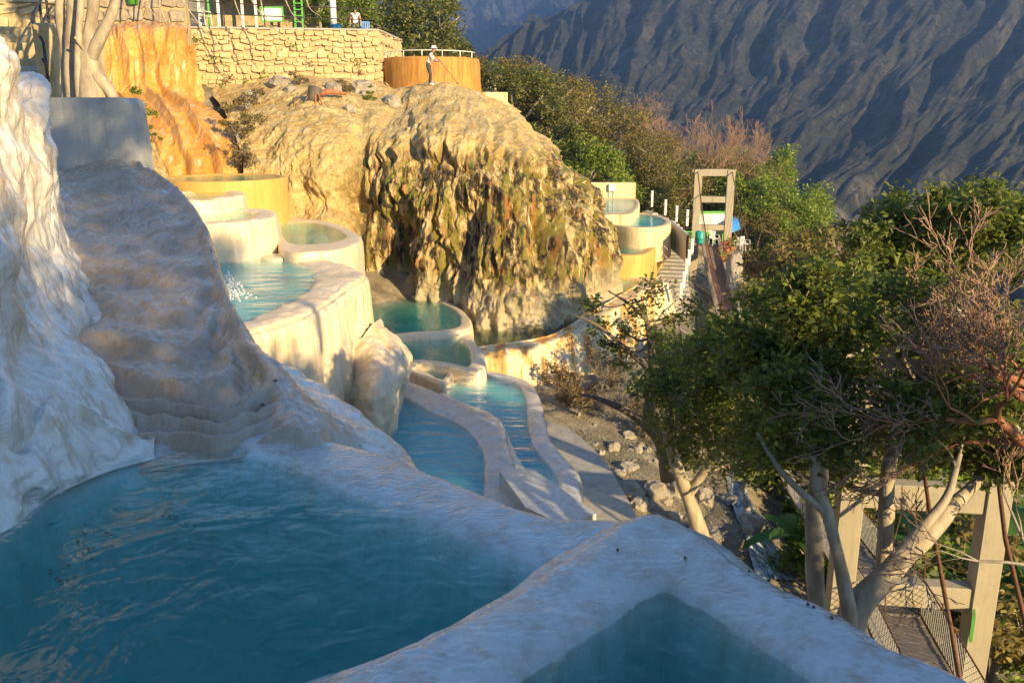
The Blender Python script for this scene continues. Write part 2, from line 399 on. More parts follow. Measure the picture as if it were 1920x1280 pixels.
o = obj('ground', mesh_from('ground', np.stack([GX, GY, GZ], -1).reshape(-1, 3), gridF(*GX.shape)), M['earth']); tag(o, 'dry earth hillside under the pools and trees', None, None, 'structure')

# ------------------------------------------------------------------ mountains
def mountain(name, rows, nv, nu, amp, fu, fv, seed, label, wrap=False):
    W_ = [[PY(*c) for c in r] for r in rows]
    if wrap: W_ = [r + [np.array([r[-1][0] * .62 + 60, r[-1][1] * .1 - 420, r[-1][2] * 1.3 + 20])] for r in W_]
    G = patch(W_, nv, nu, px=False); n = normals(G)
    v, u = np.meshgrid(np.linspace(0, 1, nv), np.linspace(0, 1, nu), indexing='ij')
    wu = u * fu + .16 * fbm(np.stack([u * 7, v * 5, u * 0 + seed], -1), 5) + .5 * v
    d = ridged(np.stack([wu, v * fv * .6, u * 0 + seed], -1), 5) * .62
    d = d + .34 * ridged(np.stack([wu * 2.7 + .9 * v, v * fv * 2.2, u * 0 + seed + 4], -1), 6) + .30 * fbm(np.stack([wu * 6, v * fv * 9, u * 0 + seed], -1), 6)
    amp = amp * np.clip(G[..., 1] / 600, .12, 1.2)
    G = G + np.array([0, 0, 1.]) * (d * amp)[..., None] - np.array([0, 1., 0]) * (d * amp * .8)[..., None]
    o = obj(name, mesh_from(name, G.reshape(-1, 3), gridF(nv, nu)), M['mountain']); tag(o, label, None, None, 'structure')
mountain('mountain', [
 [(400, 1050, 110), (800, 1050, 110), (1200, 1050, 105), (1600, 1050, 100), (2000, 1050, 95), (2700, 1050, 90)],
 [(600, 650, 190), (900, 640, 190), (1220, 620, 185), (1600, 610, 175), (2000, 600, 165), (2700, 600, 150)],
 [(700, 420, 330), (950, 430, 320), (1250, 430, 310), (1650, 430, 290), (2100, 430, 270), (2800, 430, 240)],
 [(850, 260, 480), (1010, 260, 470), (1350, 270, 450), (1800, 270, 420), (2250, 260, 400), (2900, 250, 360)],
 [(930, 150, 620), (1060, 120, 620), (1450, 100, 600), (1950, 80, 570), (2400, 60, 530), (3000, 30, 480)],
 [(985, 110, 760), (1110, 45, 780), (1560, -120, 760), (2080, -170, 720), (2500, -200, 660), (3100, -250, 600)],
 [(1010, 100, 900), (1200, 0, 960), (1700, -430, 950), (2200, -540, 900), (2600, -600, 830), (3200, -620, 760)],
 [(1030, 140, 1150), (1230, 60, 1250), (1750, -250, 1300), (2300, -250, 1250), (2700, -300, 1150), (3300, -320, 1050)]],
 320, 560, 16, 8, 1.6, 3.1, 'dark shaded mountain flank filling the right background')
mountain('far_mountain', [
 [(200, 260, 1150), (600, 260, 1200), (900, 255, 1250), (1200, 250, 1300), (1600, 250, 1300)],
 [(200, 120, 1450), (600, 110, 1500), (860, 110, 1500), (1150, 110, 1550), (1600, 100, 1500)],
 [(200, -30, 1800), (600, 20, 1800), (850, 40, 1800), (1100, 30, 1800), (1600, -40, 1800)],
 [(200, -160, 2100), (600, -70, 2150), (850, -30, 2150), (1100, -50, 2150), (1600, -160, 2100)],
 [(200, -100, 2500), (600, -20, 2500), (850, -10, 2500), (1100, 0, 2500), (1600, -80, 2500)]],
 150, 240, 30, 9, 2., 9.4, 'distant mountain ridge with its crest in pink light')

# ------------------------------------------------------------------ pools: rings lofted from outer lip to waterline to floor
def ring_pool(name, label, outer, inner, zr, zb, mat, wmat, zw=None, depth=.9, flare=.15, slope=.25, disp=.02, dfreq=1.2, n=200, drip=0., lip=.05, px=True, group='thermal pools on the terraces', soft=None, dz=None):
    zw = zr - .03 if zw is None else zw
    O = np.array([PZ(*p, zr)[:2] if px else p for p in outer]); I = np.array([PZ(*p, zr)[:2] if px else p for p in inner])
    O = cat(O, n, True); I = cat(I, n, True)
    def outn(P):
        t = np.roll(P, -1, 0) - np.roll(P, 1, 0); t /= np.linalg.norm(t, axis=1, keepdims=True) + 1e-9
        nn = np.stack([t[:, 1], -t[:, 0]], 1)
        area = .5 * np.sum(P[:, 0] * np.roll(P[:, 1], -1) - np.roll(P[:, 0], -1) * P[:, 1])
        return nn * np.sign(area)
    on, inn = outn(O), outn(I)
    w = np.linalg.norm(O - I, axis=1, keepdims=True)
    H = zr - zb
    rings = [(O + on * flare, zb), (O + on * flare * .75, zb + H * .3), (O + on * flare * .45, zb + H * .6), (O + on * flare * .2 + on * .02, zr - min(.3, H * .3)), (O + on * lip * .3, zr - lip * 1.4), (O - on * lip * .5, zr - lip * .3),
             (O + (I - O) * .25, zr), (O + (I - O) * .55, zr + .0), (O + (I - O) * .85, zr - .012)]
    if soft is None:
        rings += [(I, zw - .02), (I - inn * slope * .15, zw - .12), (I - inn * slope * .5, zw - depth * .5), (I - inn * slope, zw - depth)]
    else:
        rings += [(I, zw - .015)] + [(I - inn * s_, zw - d_) for s_, d_ in soft]
    C = np.stack([np.c_[P, np.full(n, z)] for P, z in rings])
    k = 4; nv = (len(rings) - 1) * k + 1
    G = cat(C, nv)
    Nn = normals(G, True)
    up = sstep(zb, zr, G[..., 2])
    d = disp * fbm(G * dfreq, 4) + disp * .35 * fbm(G * dfreq * 4, 3)
    if drip:
        side = 1 - np.abs(Nn[..., 2]); a = np.linspace(0, 1, n)
        col = ridged(G * np.array([2.1, 2.1, .18]), 4)
        d = d + drip * side * col * (G[..., 2] < zr - .02)
    if Nn[nv // 2, 0, 2] < 0: Nn = -Nn
    G = G + Nn * d[..., None]
    if dz is not None: G[..., 2] += dz(G)
    V = G.reshape(-1, 3); F = gridF(nv, n, True).tolist()
    base = (nv - 1) * n
    fl = tessellate_polygon([[Vector((*G[-1, i, :2], 0)) for i in range(n)]])
    F += [tuple(base + i for i in t) for t in fl]
    c = O.mean(0)
    root = empty(name, label, 'pool', (c[0], c[1], zb), group)
    part('basin', mesh_from('basin', V, F), mat, root)
    # water: a closed body whose sides lie inside the basin wall
    K = O + (I - O) * .45 if soft is None else O + (I - O) * .6
    zbt = zw - (depth if soft is None else soft[-1][1]) - .12
    m = n
    Vw = np.concatenate([np.c_[K, np.full(m, zw)], np.c_[K, np.full(m, zbt)]])
    tt = tessellate_polygon([[Vector((*K[i], 0)) for i in range(m)]])
    def ccw(t):
        a, b, c2 = K[t[0]], K[t[1]], K[t[2]]
        return t if (b[0] - a[0]) * (c2[1] - a[1]) - (b[1] - a[1]) * (c2[0] - a[0]) > 0 else (t[0], t[2], t[1])
    tt = [ccw(t) for t in tt]
    sgn = np.sum(K[:, 0] * np.roll(K[:, 1], -1) - np.roll(K[:, 0], -1) * K[:, 1]) > 0
    Fw = [tuple(t) for t in tt] + [tuple(m + i for i in reversed(t)) for t in tt]
    for i in range(m):
        j = (i + 1) % m
        Fw.append((i, m + i, m + j, j) if sgn else (j, m + j, m + i, i))
    part('water', mesh_from('water', Vw, Fw, False), wmat, root)
    return root
def ell(cx, cy, rx, ry, n=16, a0=0): return [(cx + rx * math.cos(2 * math.pi * k / n + a0), cy + ry * math.sin(2 * math.pi * k / n + a0)) for k in range(n)]

ring_pool('thermal_pool', 'large dark teal pool with wide pale rim in the left foreground',
 [(470, 800), (575, 812), (660, 830), (760, 862), (870, 905), (960, 942), (1060, 965), (1180, 975), (1180, 1060), (1000, 1180), (860, 1260), (660, 1340), (400, 1440), (0, 1500), (-350, 1350), (-350, 1000), (-100, 900), (60, 860), (190, 810), (330, 790)],
 [(430, 832), (520, 848), (620, 888), (720, 930), (830, 968), (930, 1005), (1010, 1035), (1035, 1050), (990, 1080), (880, 1140), (740, 1210), (560, 1275), (350, 1360), (0, 1420), (-250, 1300), (-250, 1050), (-60, 980), (70, 920), (200, 865), (330, 833)],
 -2.42, -6.6, M['flow_wet_shade'], M['water_deep'], zw=-2.445, disp=.02, flare=1.0, n=320, soft=[(.06, .06), (.14, .25), (.26, .75), (.45, 1.35)], lip=.07)
ring_pool('thermal_pool', 'triangular teal pool with broad wet rim at the bottom centre foreground',
 [(1200, 963), (1270, 972), (1340, 1015), (1410, 1068), (1510, 1115), (1640, 1188), (1850, 1285), (2050, 1500), (1300, 2200), (450, 1750), (420, 1330), (600, 1262), (800, 1183), (990, 1088), (1090, 1015)],
 [(1250, 1090), (1290, 1110), (1330, 1130), (1400, 1175), (1480, 1225), (1580, 1290), (1720, 1390), (1800, 1600), (1300, 1900), (700, 1700), (850, 1360), (930, 1285), (1060, 1200), (1150, 1145), (1200, 1110)],
 -2.2, -6.6, M['flow_wet_shade'], M['water_deep'], zw=-2.23, disp=.025, flare=1.0, n=320, soft=[(.015, .07), (.04, .3), (.09, .8), (.2, 1.3)], lip=.06)
ring_pool('thermal_pool', 'big raised round pool with blue water and thick dappled wall, left of centre',
 [(384, 473), (445, 472), (508, 475), (560, 479), (602, 486), (656, 501), (678, 515), (649, 532), (602, 565), (535, 596), (444, 619), (340, 632), (250, 605), (230, 530), (300, 480)],
 [(387, 478), (445, 477), (501, 480), (535, 484), (562, 491), (592, 503), (599, 513), (589, 532), (555, 562), (501, 585), (444, 606), (345, 615), (275, 590), (262, 535), (310, 486)],
 -3.75, -8.2, M['flow_dry'], M['water_fine'], disp=.05, flare=.3, drip=.10, n=320, dfreq=.9, lip=.08, depth=1.1)
ring_pool('thermal_pool', 'calm green pool against the mossy cliff, upper of two joined by a thin divider',
 [(675, 551), (720, 550), (769, 551), (820, 558), (863, 578), (884, 603), (866, 618), (780, 625), (700, 627), (640, 600), (640, 560)],
 [(687, 555), (725, 554), (757, 555), (808, 560), (847, 576), (863, 594), (851, 614), (780, 621), (704, 622), (655, 600), (655, 563)],
 -6.5, -8.0, M['flow_dry'], M['water_clear'], n=220, depth=.8, slope=.15)
ring_pool('thermal_pool', 'calm green pool with pale rim, lower of two joined by a thin divider',
 [(700, 627), (780, 625), (866, 617), (894, 645), (909, 672), (905, 691), (880, 693), (843, 686), (796, 680), (752, 676), (705, 650)],
 [(706, 631), (785, 629), (850, 622), (874, 644), (884, 672), (877, 685), (868, 685), (840, 678), (796, 672), (755, 668), (718, 648)],
 -6.68, -8.0, M['flow_dry'], M['water_clear'], n=220, depth=.8, slope=.15)
ring_pool('thermal_pool', 'tiny brown water basin wedged in front of the lower green pool',
 [(765, 678), (800, 678), (845, 684), (850, 696), (838, 716), (825, 718), (790, 702), (760, 690)],
 [(780, 684), (803, 683), (832, 688), (839, 696), (832, 708), (824, 709), (798, 696), (776, 689)],
 -6.85, -8.0, M['flow_dry'], M['water_clear'], n=120, depth=.5, slope=.1)
ring_pool('thermal_pool', 'blue teardrop pool below the round pool, left of the winding one',
 [(735, 716), (765, 713), (816, 730), (874, 754), (937, 785), (952, 828), (968, 879), (985, 930), (930, 990), (850, 985), (730, 900), (705, 830), (712, 760)],
 [(728, 742), (757, 742), (804, 766), (859, 789), (890, 816), (908, 852), (909, 891), (906, 925), (880, 950), (830, 930), (750, 880), (725, 830), (722, 770)],
 -6.75, -8.2, M['flow_wet_shade'], M['water'], n=240, depth=1.1, slope=.15, disp=.03, lip=.07)
ring_pool('thermal_pool', 'winding bright blue pool with smooth white rim beside the concrete path',
 [(828, 719), (859, 697), (906, 693), (952, 701), (992, 715), (1011, 742), (1021, 781), (1034, 824), (1062, 859), (1085, 887), (1089, 914), (1081, 957), (1030, 965), (985, 920), (955, 870), (935, 820), (915, 795), (870, 765), (830, 745)],
 [(835, 730), (859, 713), (890, 701), (937, 705), (972, 721), (986, 750), (990, 797), (1003, 836), (1031, 871), (1046, 898), (1047, 915), (1042, 925), (1025, 918), (1003, 895), (972, 855), (958, 825), (942, 795), (890, 768), (855, 748)],
 -7.05, -8.3, M['flow_wet_shade'], M['water'], n=280, depth=1.0, slope=.1, disp=.012)
# stepped tubs beside the waterfall
c = PY(420, 340, 29.8)
ring_pool('thermal_pool', 'tall yellow walled round tub at the foot of the orange waterfall', ell(c[0], c[1], 2.03, 2.0), ell(c[0], c[1], 1.78, 1.76), -2.05, -4.2, M['yellow_wall'], M['water_clear'], px=False, flare=.06, disp=.008, depth=.7, lip=.03, n=120)
c = PY(375, 366, 26.6)
ring_pool('thermal_pool', 'small brown round tub in front of the tall yellow tub', ell(c[0], c[1], 1.2, 1.75), ell(c[0] - .1, c[1], .92, 1.4), -2.35, -4.2, M['flow_dry'], M['water_clear'], px=False, flare=.1, disp=.05, depth=.4, drip=.04, n=120)
c = PY(425, 404, 24.6)
ring_pool('thermal_pool', 'cream crusted tub standing above the big round pool', ell(c[0], c[1], 1.25, 1.75), ell(c[0] - .1, c[1], .9, 1.4), -2.75, -4.4, M['flow_dry'], M['water_clear'], px=False, flare=.1, disp=.05, depth=.4, drip=.05, n=120)
ring_pool('thermal_pool', 'half round pool squeezed between the yellow tub and the cliff',
 [(520, 413), (580, 410), (625, 418), (662, 433), (677, 448), (645, 464), (600, 470), (530, 465)],
 [(530, 418), (580, 415), (615, 423), (640, 434), (648, 443), (625, 452), (600, 455), (540, 452)],
 -3.5, -7.0, M['flow_dry'], M['water_clear'], n=140, disp=.015, slope=.1)
ring_pool('thermal_pool', 'narrow shallow basin behind the rim of the big round pool',
 [(490, 440), (550, 439), (608, 441), (614, 462), (612, 480), (550, 482), (490, 480)],
 [(505, 447), (550, 446), (585, 447), (587, 462), (588, 476), (550, 477), (505, 476)],
 -3.72, -5, M['flow_dry'], M['water_clear'], n=120, disp=.01, slope=.08, depth=.4)

# ------------------------------------------------------------------ flowstone cascade and slabs on the left
def stone_patch(name, rows, nv, nu, fn, mat, label, kind='structure', px=True):
    G = patch(rows, nv, nu, px); n = normals(G)
    v, u = np.meshgrid(np.linspace(0, 1, nv), np.linspace(0, 1, nu), indexing='ij')
    G = fn(G, n, u, v)
    o = obj(name, mesh_from(name, G.reshape(-1, 3), gridF(nv, nu)), mat); tag(o, label, None, None, kind); return o
def cascade_fn(G, n, u, v):
    nz = n * np.sign(n[..., 2:3])
    w = v * 12.5 + .8 * fbm(np.stack([u * 2.2, v * 3, u * 0 + 5], -1), 2)
    saw = w - np.floor(w)                       # rounded treads: flat shelf then bulging riser
    step = np.where(saw < .55, saw / .55, 1 - sstep(.55, 1., saw))
    amp = (.095 - .04 * sstep(.35, .6, v)) * (1 - sstep(.55, .72, u)) + .015
    lumps = .05 * fbm(G * 1.3, 2) + .05 * np.abs(fbm(G * 2.6, 3)) + .008 * fbm(G * 12, 3) + .02 * np.abs(fbm(G * 6.5, 3)) + .012 * ridged(G * np.array([1.8, 1.8, 9.]), 4)
    d = -amp * (step - .5) + lumps
    d = d + .13 * sstep(.55, .74, u) * (1 - sstep(.84, 1.0, u))
    G = G.copy(); G[..., 2] += d * sstep(0, .03, v); return G
stone_patch('flowstone_cascade', [
 [(150, 910, 5.9), (350, 870, 6.05), (430, 862, 6.1), (500, 845, 6.25), (590, 850, 6.2), (640, 900, 6.2)],
 [(170, 815, 6.45), (350, 808, 6.5), (430, 805, 6.5), (500, 790, 6.65), (575, 806, 6.6), (680, 840, 6.7)],
 [(140, 750, 7.0), (330, 745, 7.0), (420, 760, 6.9), (490, 745, 7.1), (545, 765, 7.0), (640, 800, 7.2)],
 [(100, 665, 7.8), (280, 655, 7.9), (370, 660, 7.9), (430, 645, 8.0), (470, 660, 7.9), (520, 720, 8.3)],
 [(80, 580, 9.0), (250, 560, 9.2), (330, 550, 9.2), (395, 545, 9.3), (425, 570, 9.2), (450, 660, 9.4)],
 [(70, 480, 10.8), (230, 465, 11), (300, 455, 11), (360, 440, 11.2), (395, 465, 11), (420, 560, 11.3)],
 [(70, 395, 12.8), (200, 385, 13), (260, 370, 13), (310, 362, 13.2), (345, 385, 13), (385, 470, 13.2)],
 [(70, 330, 14.8), (165, 320, 15), (210, 316, 15), (250, 318, 15.2), (275, 338, 15), (330, 420, 15.2)],
 [(100, 300, 17), (150, 300, 17), (200, 300, 17), (240, 305, 17), (262, 330, 17), (320, 420, 17)]],
 420, 260, cascade_fn, M['flow_tan'], 'stepped wet flowstone cascade running down into the foreground pool')
def lump_fn(a, b, seed=0., drip=0.):
    def f(G, n, u, v):
        s = np.where(n[..., 1:2] > 0, -1, 1); n = n * s
        d = a * fbm(G * 1.1 + seed, 3) + b * fbm(G * 4 + seed, 4) + b * .25 * fbm(G * 14, 3)
        d = d + .008 * np.abs(fbm(G * np.array([7, 7, 4.]) + seed, 3)) + .007 * ridged(G * np.array([1.6, 1.6, 6.]) + seed, 4) * sstep(-.3, .3, fbm(G * 1.3 + seed + 9, 2))
        if drip: d = d + drip * ridged(np.stack([G[..., 0] * 3, G[..., 1] * 3, G[..., 2] * .35 + seed], -1), 4)
        e = sstep(0, .04, v) * 1.
        return G + n * (d * e)[..., None]
    return f
stone_patch('flowstone_flank', [
 [(380, 560, 13.4), (440, 690, 11.2), (510, 790, 9.7), (610, 850, 8.8), (725, 905, 7.8), (800, 950, 7.0), (880, 1010, 6.2)],
 [(378, 470, 13.3), (425, 580, 11.4), (475, 668, 10.2), (575, 712, 9.4), (655, 752, 8.8), (725, 808, 8.1), (800, 905, 6.9)],
 [(360, 425, 13.1), (408, 520, 11.1), (450, 640, 9.6), (510, 690, 8.7), (600, 760, 7.9), (700, 830, 7.2), (790, 905, 6.4)],
 [(340, 395, 13), (390, 470, 11), (424, 575, 9.2), (468, 662, 7.9), (540, 770, 7.0), (600, 830, 6.5), (700, 890, 6.0)],
 [(320, 390, 12.9), (370, 465, 10.9), (405, 580, 9.0), (450, 680, 7.6), (510, 800, 6.7), (580, 860, 6.2), (650, 910, 5.8)]],
 160, 260, lump_fn(.08, .025), M['flow'], 'white crusted flank between the cascade and the round pool')
stone_patch('flowstone_slab', [
 [(-420, 1130, 4.3), (-200, 1060, 4.4), (0, 1000, 4.8), (90, 935, 5.3), (200, 885, 5.8), (290, 860, 6.1)],
 [(-420, 1000, 4.3), (-200, 930, 4.5), (-20, 900, 4.9), (80, 850, 5.4), (190, 820, 5.9), (282, 815, 6.35)],
 [(-420, 850, 4.5), (-200, 800, 4.7), (-20, 780, 5.1), (70, 745, 5.7), (170, 745, 6.2), (255, 770, 6.7)],
 [(-420, 700, 4.8), (-200, 660, 5.1), (-20, 640, 5.5), (50, 630, 6.1), (125, 650, 6.7), (195, 715, 7.1)],
 [(-420, 500, 5.2), (-200, 480, 5.6), (-20, 460, 6.1), (25, 450, 6.7), (75, 500, 7.4), (150, 620, 7.9)],
 [(-420, 300, 5.8), (-200, 290, 6.2), (-20, 280, 6.7), (20, 290, 7.2), (50, 350, 7.9), (105, 520, 8.6)],
 [(-420, 110, 6.6), (-200, 95, 6.9), (-30, 100, 7.3), (15, 112, 7.6), (42, 170, 8.3), (75, 380, 9.2)],
 [(-420, 90, 7.4), (-200, 80, 7.7), (-40, 95, 8.0), (5, 105, 8.2), (38, 145, 8.9), (60, 330, 9.9)]],
 320, 260, lump_fn(.17, .022, 3.3, .022), M['flow'], 'tall white flowstone slab along the left edge')
stone_patch('flowstone_slab', [
 [(20, 560, 8.6), (90, 590, 8.4), (150, 625, 8.3), (200, 590, 9.0), (215, 610, 10)],
 [(15, 430, 9.0), (70, 440, 8.8), (115, 470, 8.8), (172, 520, 9.4), (200, 560, 10.4)],
 [(15, 300, 9.4), (65, 310, 9.3), (95, 330, 9.5), (118, 400, 10.2), (140, 480, 11.2)],
 [(15, 190, 9.9), (60, 190, 9.8), (85, 200, 10.0), (98, 280, 10.8), (110, 320, 12)],
 [(15, 140, 10.2), (55, 152, 10.2), (78, 160, 10.4), (86, 190, 11.2), (95, 240, 12.5)],
 [(15, 138, 11.5), (55, 148, 11.5), (76, 156, 11.7), (84, 186, 12.5), (93, 230, 13.5)]],
 220, 160, lump_fn(.12, .025, 8.1, .03), M['flow'], 'second white flowstone slab behind the dark crack')

# bulging dripstone under the round pool
def bulge(G, n, u, v):
    s = np.where(n[..., 1:2] > 0, -1, 1); n = n * s
    return G + n * (.14 * fbm(G * .9 + 2, 3) + .03 * fbm(G * 3, 3))[..., None]
stone_patch('dripstone_bulge', [
 [(640, 870, 18.8), (690, 870, 17.9), (722, 850, 18.0), (737, 815, 19.2), (738, 800, 21)],
 [(640, 800, 18.9), (690, 790, 17.7), (730, 780, 17.9), (752, 755, 19), (755, 740, 21)],
 [(640, 745, 19.0), (690, 725, 17.9), (738, 712, 18.3), (764, 698, 19.2), (768, 685, 21.2)],
 [(650, 705, 19.4), (690, 680, 18.8), (728, 666, 19.1), (750, 655, 20), (752, 648, 21.8)],
 [(655, 650, 19.6), (682, 622, 20.0), (699, 606, 20.6), (706, 602, 21.6), (708, 602, 22.8)]],
 140, 140, bulge, M['flow_dry'], 'smooth cream dripstone bulge under the big round pool')

# ------------------------------------------------------------------ the cliff
def cliff_fn(G, n, u, v):
    s = np.where(n[..., 1:2] > 0, -1, 1); n = n * s
    X, Y, Z = G[..., 0], G[..., 1], G[..., 2]; O_ = X * 0
    right = sstep(.26, .36, u + .03 * fbm(np.stack([Z * .5, Z * 0, O_ + 1], -1), 2))
    edge = .50 + .05 * fbm(np.stack([X * .45, O_ + 3, O_], -1), 3) - .10 * sstep(.85, 1., u)
    low = (1 - sstep(-.03, .05, v - edge)) * right
    d = .5 * fbm(G * np.array([.30, .30, .22]), 3)
    wx = X + .16 * pn(G * np.array([.7, .7, .22])) + .05 * pn(G * np.array([2.3, 2.3, .9]) + 7)
    # pillars and gullies of several widths in the recessed lower face
    big = ridged(np.stack([wx * .42, O_ + 2, Z * .07], -1), 2); mid = ridged(np.stack([wx * 1.25, Y * .3, Z * .16], -1), 2); fine = ridged(np.stack([wx * 3.2, Y, Z * 1.1], -1), 4)
    patchy = sstep(-.25, .35, fbm(G * np.array([.5, .5, .4]) + 9, 3))
    d = d + low * (.60 * big + .34 * mid * patchy + .11 * fine + .16 * fbm(G * np.array([2.2, 2.2, 1.5]) + 3, 4) - .6)
    # ragged hanging curtains
    for k, (lev, wdt, a, ln) in enumerate([(None, 1.0, .62, .085), (.35, .75, .40, .07), (.22, .5, .34, .06), (.11, .45, .25, .05)]):
        q = np.stack([wx / wdt, O_ + k * 7.7, O_], -1)
        lv = edge if lev is None else lev + .06 * fbm(np.stack([X * .3, O_ + k * 3.1, O_], -1), 2)
        end = lv - ln * (ridged(q, 3) * .6 + .3) - .03 * fbm(q * 3.1, 2)
        on = sstep(-.010, .014, v - end); fade = 1 - sstep(.03, .20, v - end)
        pres = 1. if lev is None else sstep(-.2, .15, fbm(np.stack([X * .35, Z * .25, O_ + k], -1), 2))
        d = d + a * pres * on * fade * (.7 + .3 * ridged(q * 1.7, 2)) * (.15 + .85 * right)
    # upper dome: soft rounded drapery lobes
    top = (1 - low) * right
    lobe = np.maximum(ridged(np.stack([wx * .72, Y * .13, Z * .14], -1) + 4, 2), -.4)
    d = d + top * (.36 * lobe + .13 * ridged(np.stack([wx * 2.3, Y * .30, Z * .25], -1), 3) + .14 * fbm(G * 1.1, 4))
    # crumbly left face
    lf = 1 - right
    d = d + lf * (.30 * fbm(G * np.array([.9, .9, .6]), 4) + .12 * ridged(np.stack([wx * 1.6, Y * .6, Z * .5], -1), 4) + .05 * fbm(G * 6, 3))
    d = d + .045 * fbm(G * 5.5, 4)
    for cx, cz, rx, rz, dp in ((-4.2, -5.1, .55, 1.25, 1.7), (-6.7, -3.1, .7, .45, 1.2), (1.0, -4.3, .28, 1.1, .8), (2.1, -3.4, .3, .6, .6), (-1.3, -3.6, .25, .9, .7), (-5.5, -3.4, .5, .7, .9)):
        d = d - dp * np.exp(-(((X - cx) / rx) ** 2 + ((Z - cz) / rz) ** 2))
    return G + n * d[..., None] * np.array([.85, 1, .3]) * sstep(-.02, .05, 1 - v)[..., None]
cliff_rows = [
 [(455, 440, 31), (540, 450, 31.5), (620, 480, 31.5), (690, 600, 33.8), (780, 610, 33), (850, 650, 30.5), (905, 660, 28.6), (1000, 660, 28.6), (1070, 620, 30.5), (1140, 580, 33.5), (1160, 560, 37)],
 [(455, 375, 31.5), (540, 385, 32), (620, 400, 31.7), (690, 470, 33), (780, 480, 32.2), (850, 480, 31), (905, 480, 30.3), (1000, 480, 30), (1070, 480, 31), (1130, 480, 33.5), (1152, 480, 38)],
 [(455, 300, 33), (530, 310, 33), (610, 320, 32.5), (690, 350, 33), (770, 345, 32.2), (840, 345, 31.8), (900, 345, 31.6), (975, 350, 31.8), (1040, 365, 32.8), (1092, 375, 35.2), (1118, 395, 40)],
 [(435, 240, 36), (520, 240, 35), (610, 240, 34.5), (690, 260, 35), (765, 262, 34.6), (830, 262, 34), (890, 262, 34), (955, 272, 34.5), (1012, 295, 35.8), (1062, 330, 38), (1092, 360, 42)],
 [(415, 200, 40), (510, 185, 39), (600, 175, 38.5), (690, 190, 39), (755, 205, 39), (820, 195, 38.5), (880, 205, 38.5), (935, 222, 39.2), (985, 248, 40), (1028, 290, 42), (1050, 320, 45)],
 [(395, 175, 44), (500, 155, 43), (600, 150, 43), (690, 155, 44), (745, 170, 44), (805, 160, 43.5), (860, 172, 43.5), (910, 190, 44), (955, 212, 44.5), (985, 245, 46), (1002, 280, 48)],
 [(395, 170, 48), (500, 148, 48), (600, 145, 48), (690, 150, 48), (745, 160, 48), (805, 155, 48), (860, 165, 48), (910, 182, 48), (950, 200, 48.5), (972, 245, 50), (988, 290, 52)]]
stone_patch('limestone_cliff', cliff_rows, 480, 620, cliff_fn, M['cliff'], 'golden limestone cliff with dripping mossy curtains')

# orange mineral waterfall
def fall_fn(G, n, u, v):
    s = np.where(n[..., 1:2] > 0, -1, 1); n = n * s
    d = .22 * ridged(np.stack([u * 6 + .2 * pn(G * .6), v * 1.2, u * 0 + 2], -1), 3) + .08 * fbm(G * 1.6, 4)
    return G + n * d[..., None]
stone_patch('mineral_waterfall', [
 [(255, 350, 32.2), (300, 348, 32), (380, 348, 32), (440, 345, 32.6), (480, 345, 34)],
 [(250, 300, 33.4), (285, 290, 33), (360, 280, 33.2), (425, 290, 33.6), (465, 300, 35)],
 [(225, 230, 35.4), (260, 220, 35), (320, 205, 35.2), (385, 215, 35.6), (435, 230, 37)],
 [(195, 185, 37.3), (225, 180, 37), (285, 176, 37.2), (345, 178, 37.6), (380, 190, 39)],
 [(185, 120, 38.3), (215, 115, 38), (275, 112, 38.2), (335, 115, 38.6), (362, 120, 40)],
 [(180, 72, 39.3), (210, 66, 39), (265, 60, 39.2), (330, 64, 39.6), (352, 70, 41)],
 [(180, 66, 42), (210, 60, 42), (265, 56, 42), (330, 60, 42), (352, 64, 43)]],
 200, 160, fall_fn, M['orange'], 'orange mineral waterfall staining the rock face')
#PART2

# ------------------------------------------------------------------ trees
def leaf_mat(name, dark, light, trans=.35):
    n = N(name)
    c = n.ramp(n.tc.outputs['Random Per Island'], [(0., dark), (.55, tuple(.5 * (a + b) for a, b in zip(dark, light))), (1., light)])
    n.set(col=c, rough=.5, spec=.35)
    t = n.n('BsdfTranslucent'); n.l(n.mix(.5, c, tuple(min(1, k * 1.6) for k in light)), t.inputs['Color'])
    mx = n.n('MixShader'); mx.inputs[0].default_value = trans; n.l(n.b.outputs[0], mx.inputs[1]); n.l(t.outputs[0], mx.inputs[2])
    n.l(mx.outputs[0], n.out.inputs['Surface']); return n.m
def bark(name, a, b, scale=7):
    n = N(name); c = n.ramp(n.noise(scale, 6, .65, n.pos((1, 1, .35), objsp=True)), [(.32, a), (.65, b)])
    return n.set(col=c, rough=.75, nrm=n.bump(n.noise(scale * 5, 6, .7, n.pos((1, 1, .4), objsp=True)), .4, .03))
M['leaf_dark'] = leaf_mat('dark_green_leaf', (.026, .052, .012), (.23, .26, .045), .45)
M['leaf_olive'] = leaf_mat('olive_leaf', (.09, .075, .02), (.32, .25, .07))
M['leaf_bright'] = leaf_mat('bright_green_leaf', (.07, .13, .015), (.30, .36, .045))
M['leaf_mid'] = leaf_mat('sunlit_green_leaf', (.045, .07, .015), (.22, .21, .045))
M['leaf_dry'] = leaf_mat('dry_tan_leaf', (.11, .07, .03), (.25, .18, .08), .2)
M['leaf_banana'] = leaf_mat('banana_leaf', (.03, .09, .015), (.10, .22, .03), .4)
M['bark_pale'] = bark('pale_bark', (.24, .18, .115), (.46, .38, .265))
M['bark_dark'] = bark('dark_bark', (.07, .05, .035), (.16, .12, .085))
M['bark_red'] = bark('red_peeling_bark', (.22, .07, .03), (.40, .17, .08))
M['bark_grey'] = bark('grey_bark', (.20, .17, .13), (.36, .31, .24))
M['twig_red'] = bark('reddish_twig', (.22, .125, .08), (.40, .25, .16))

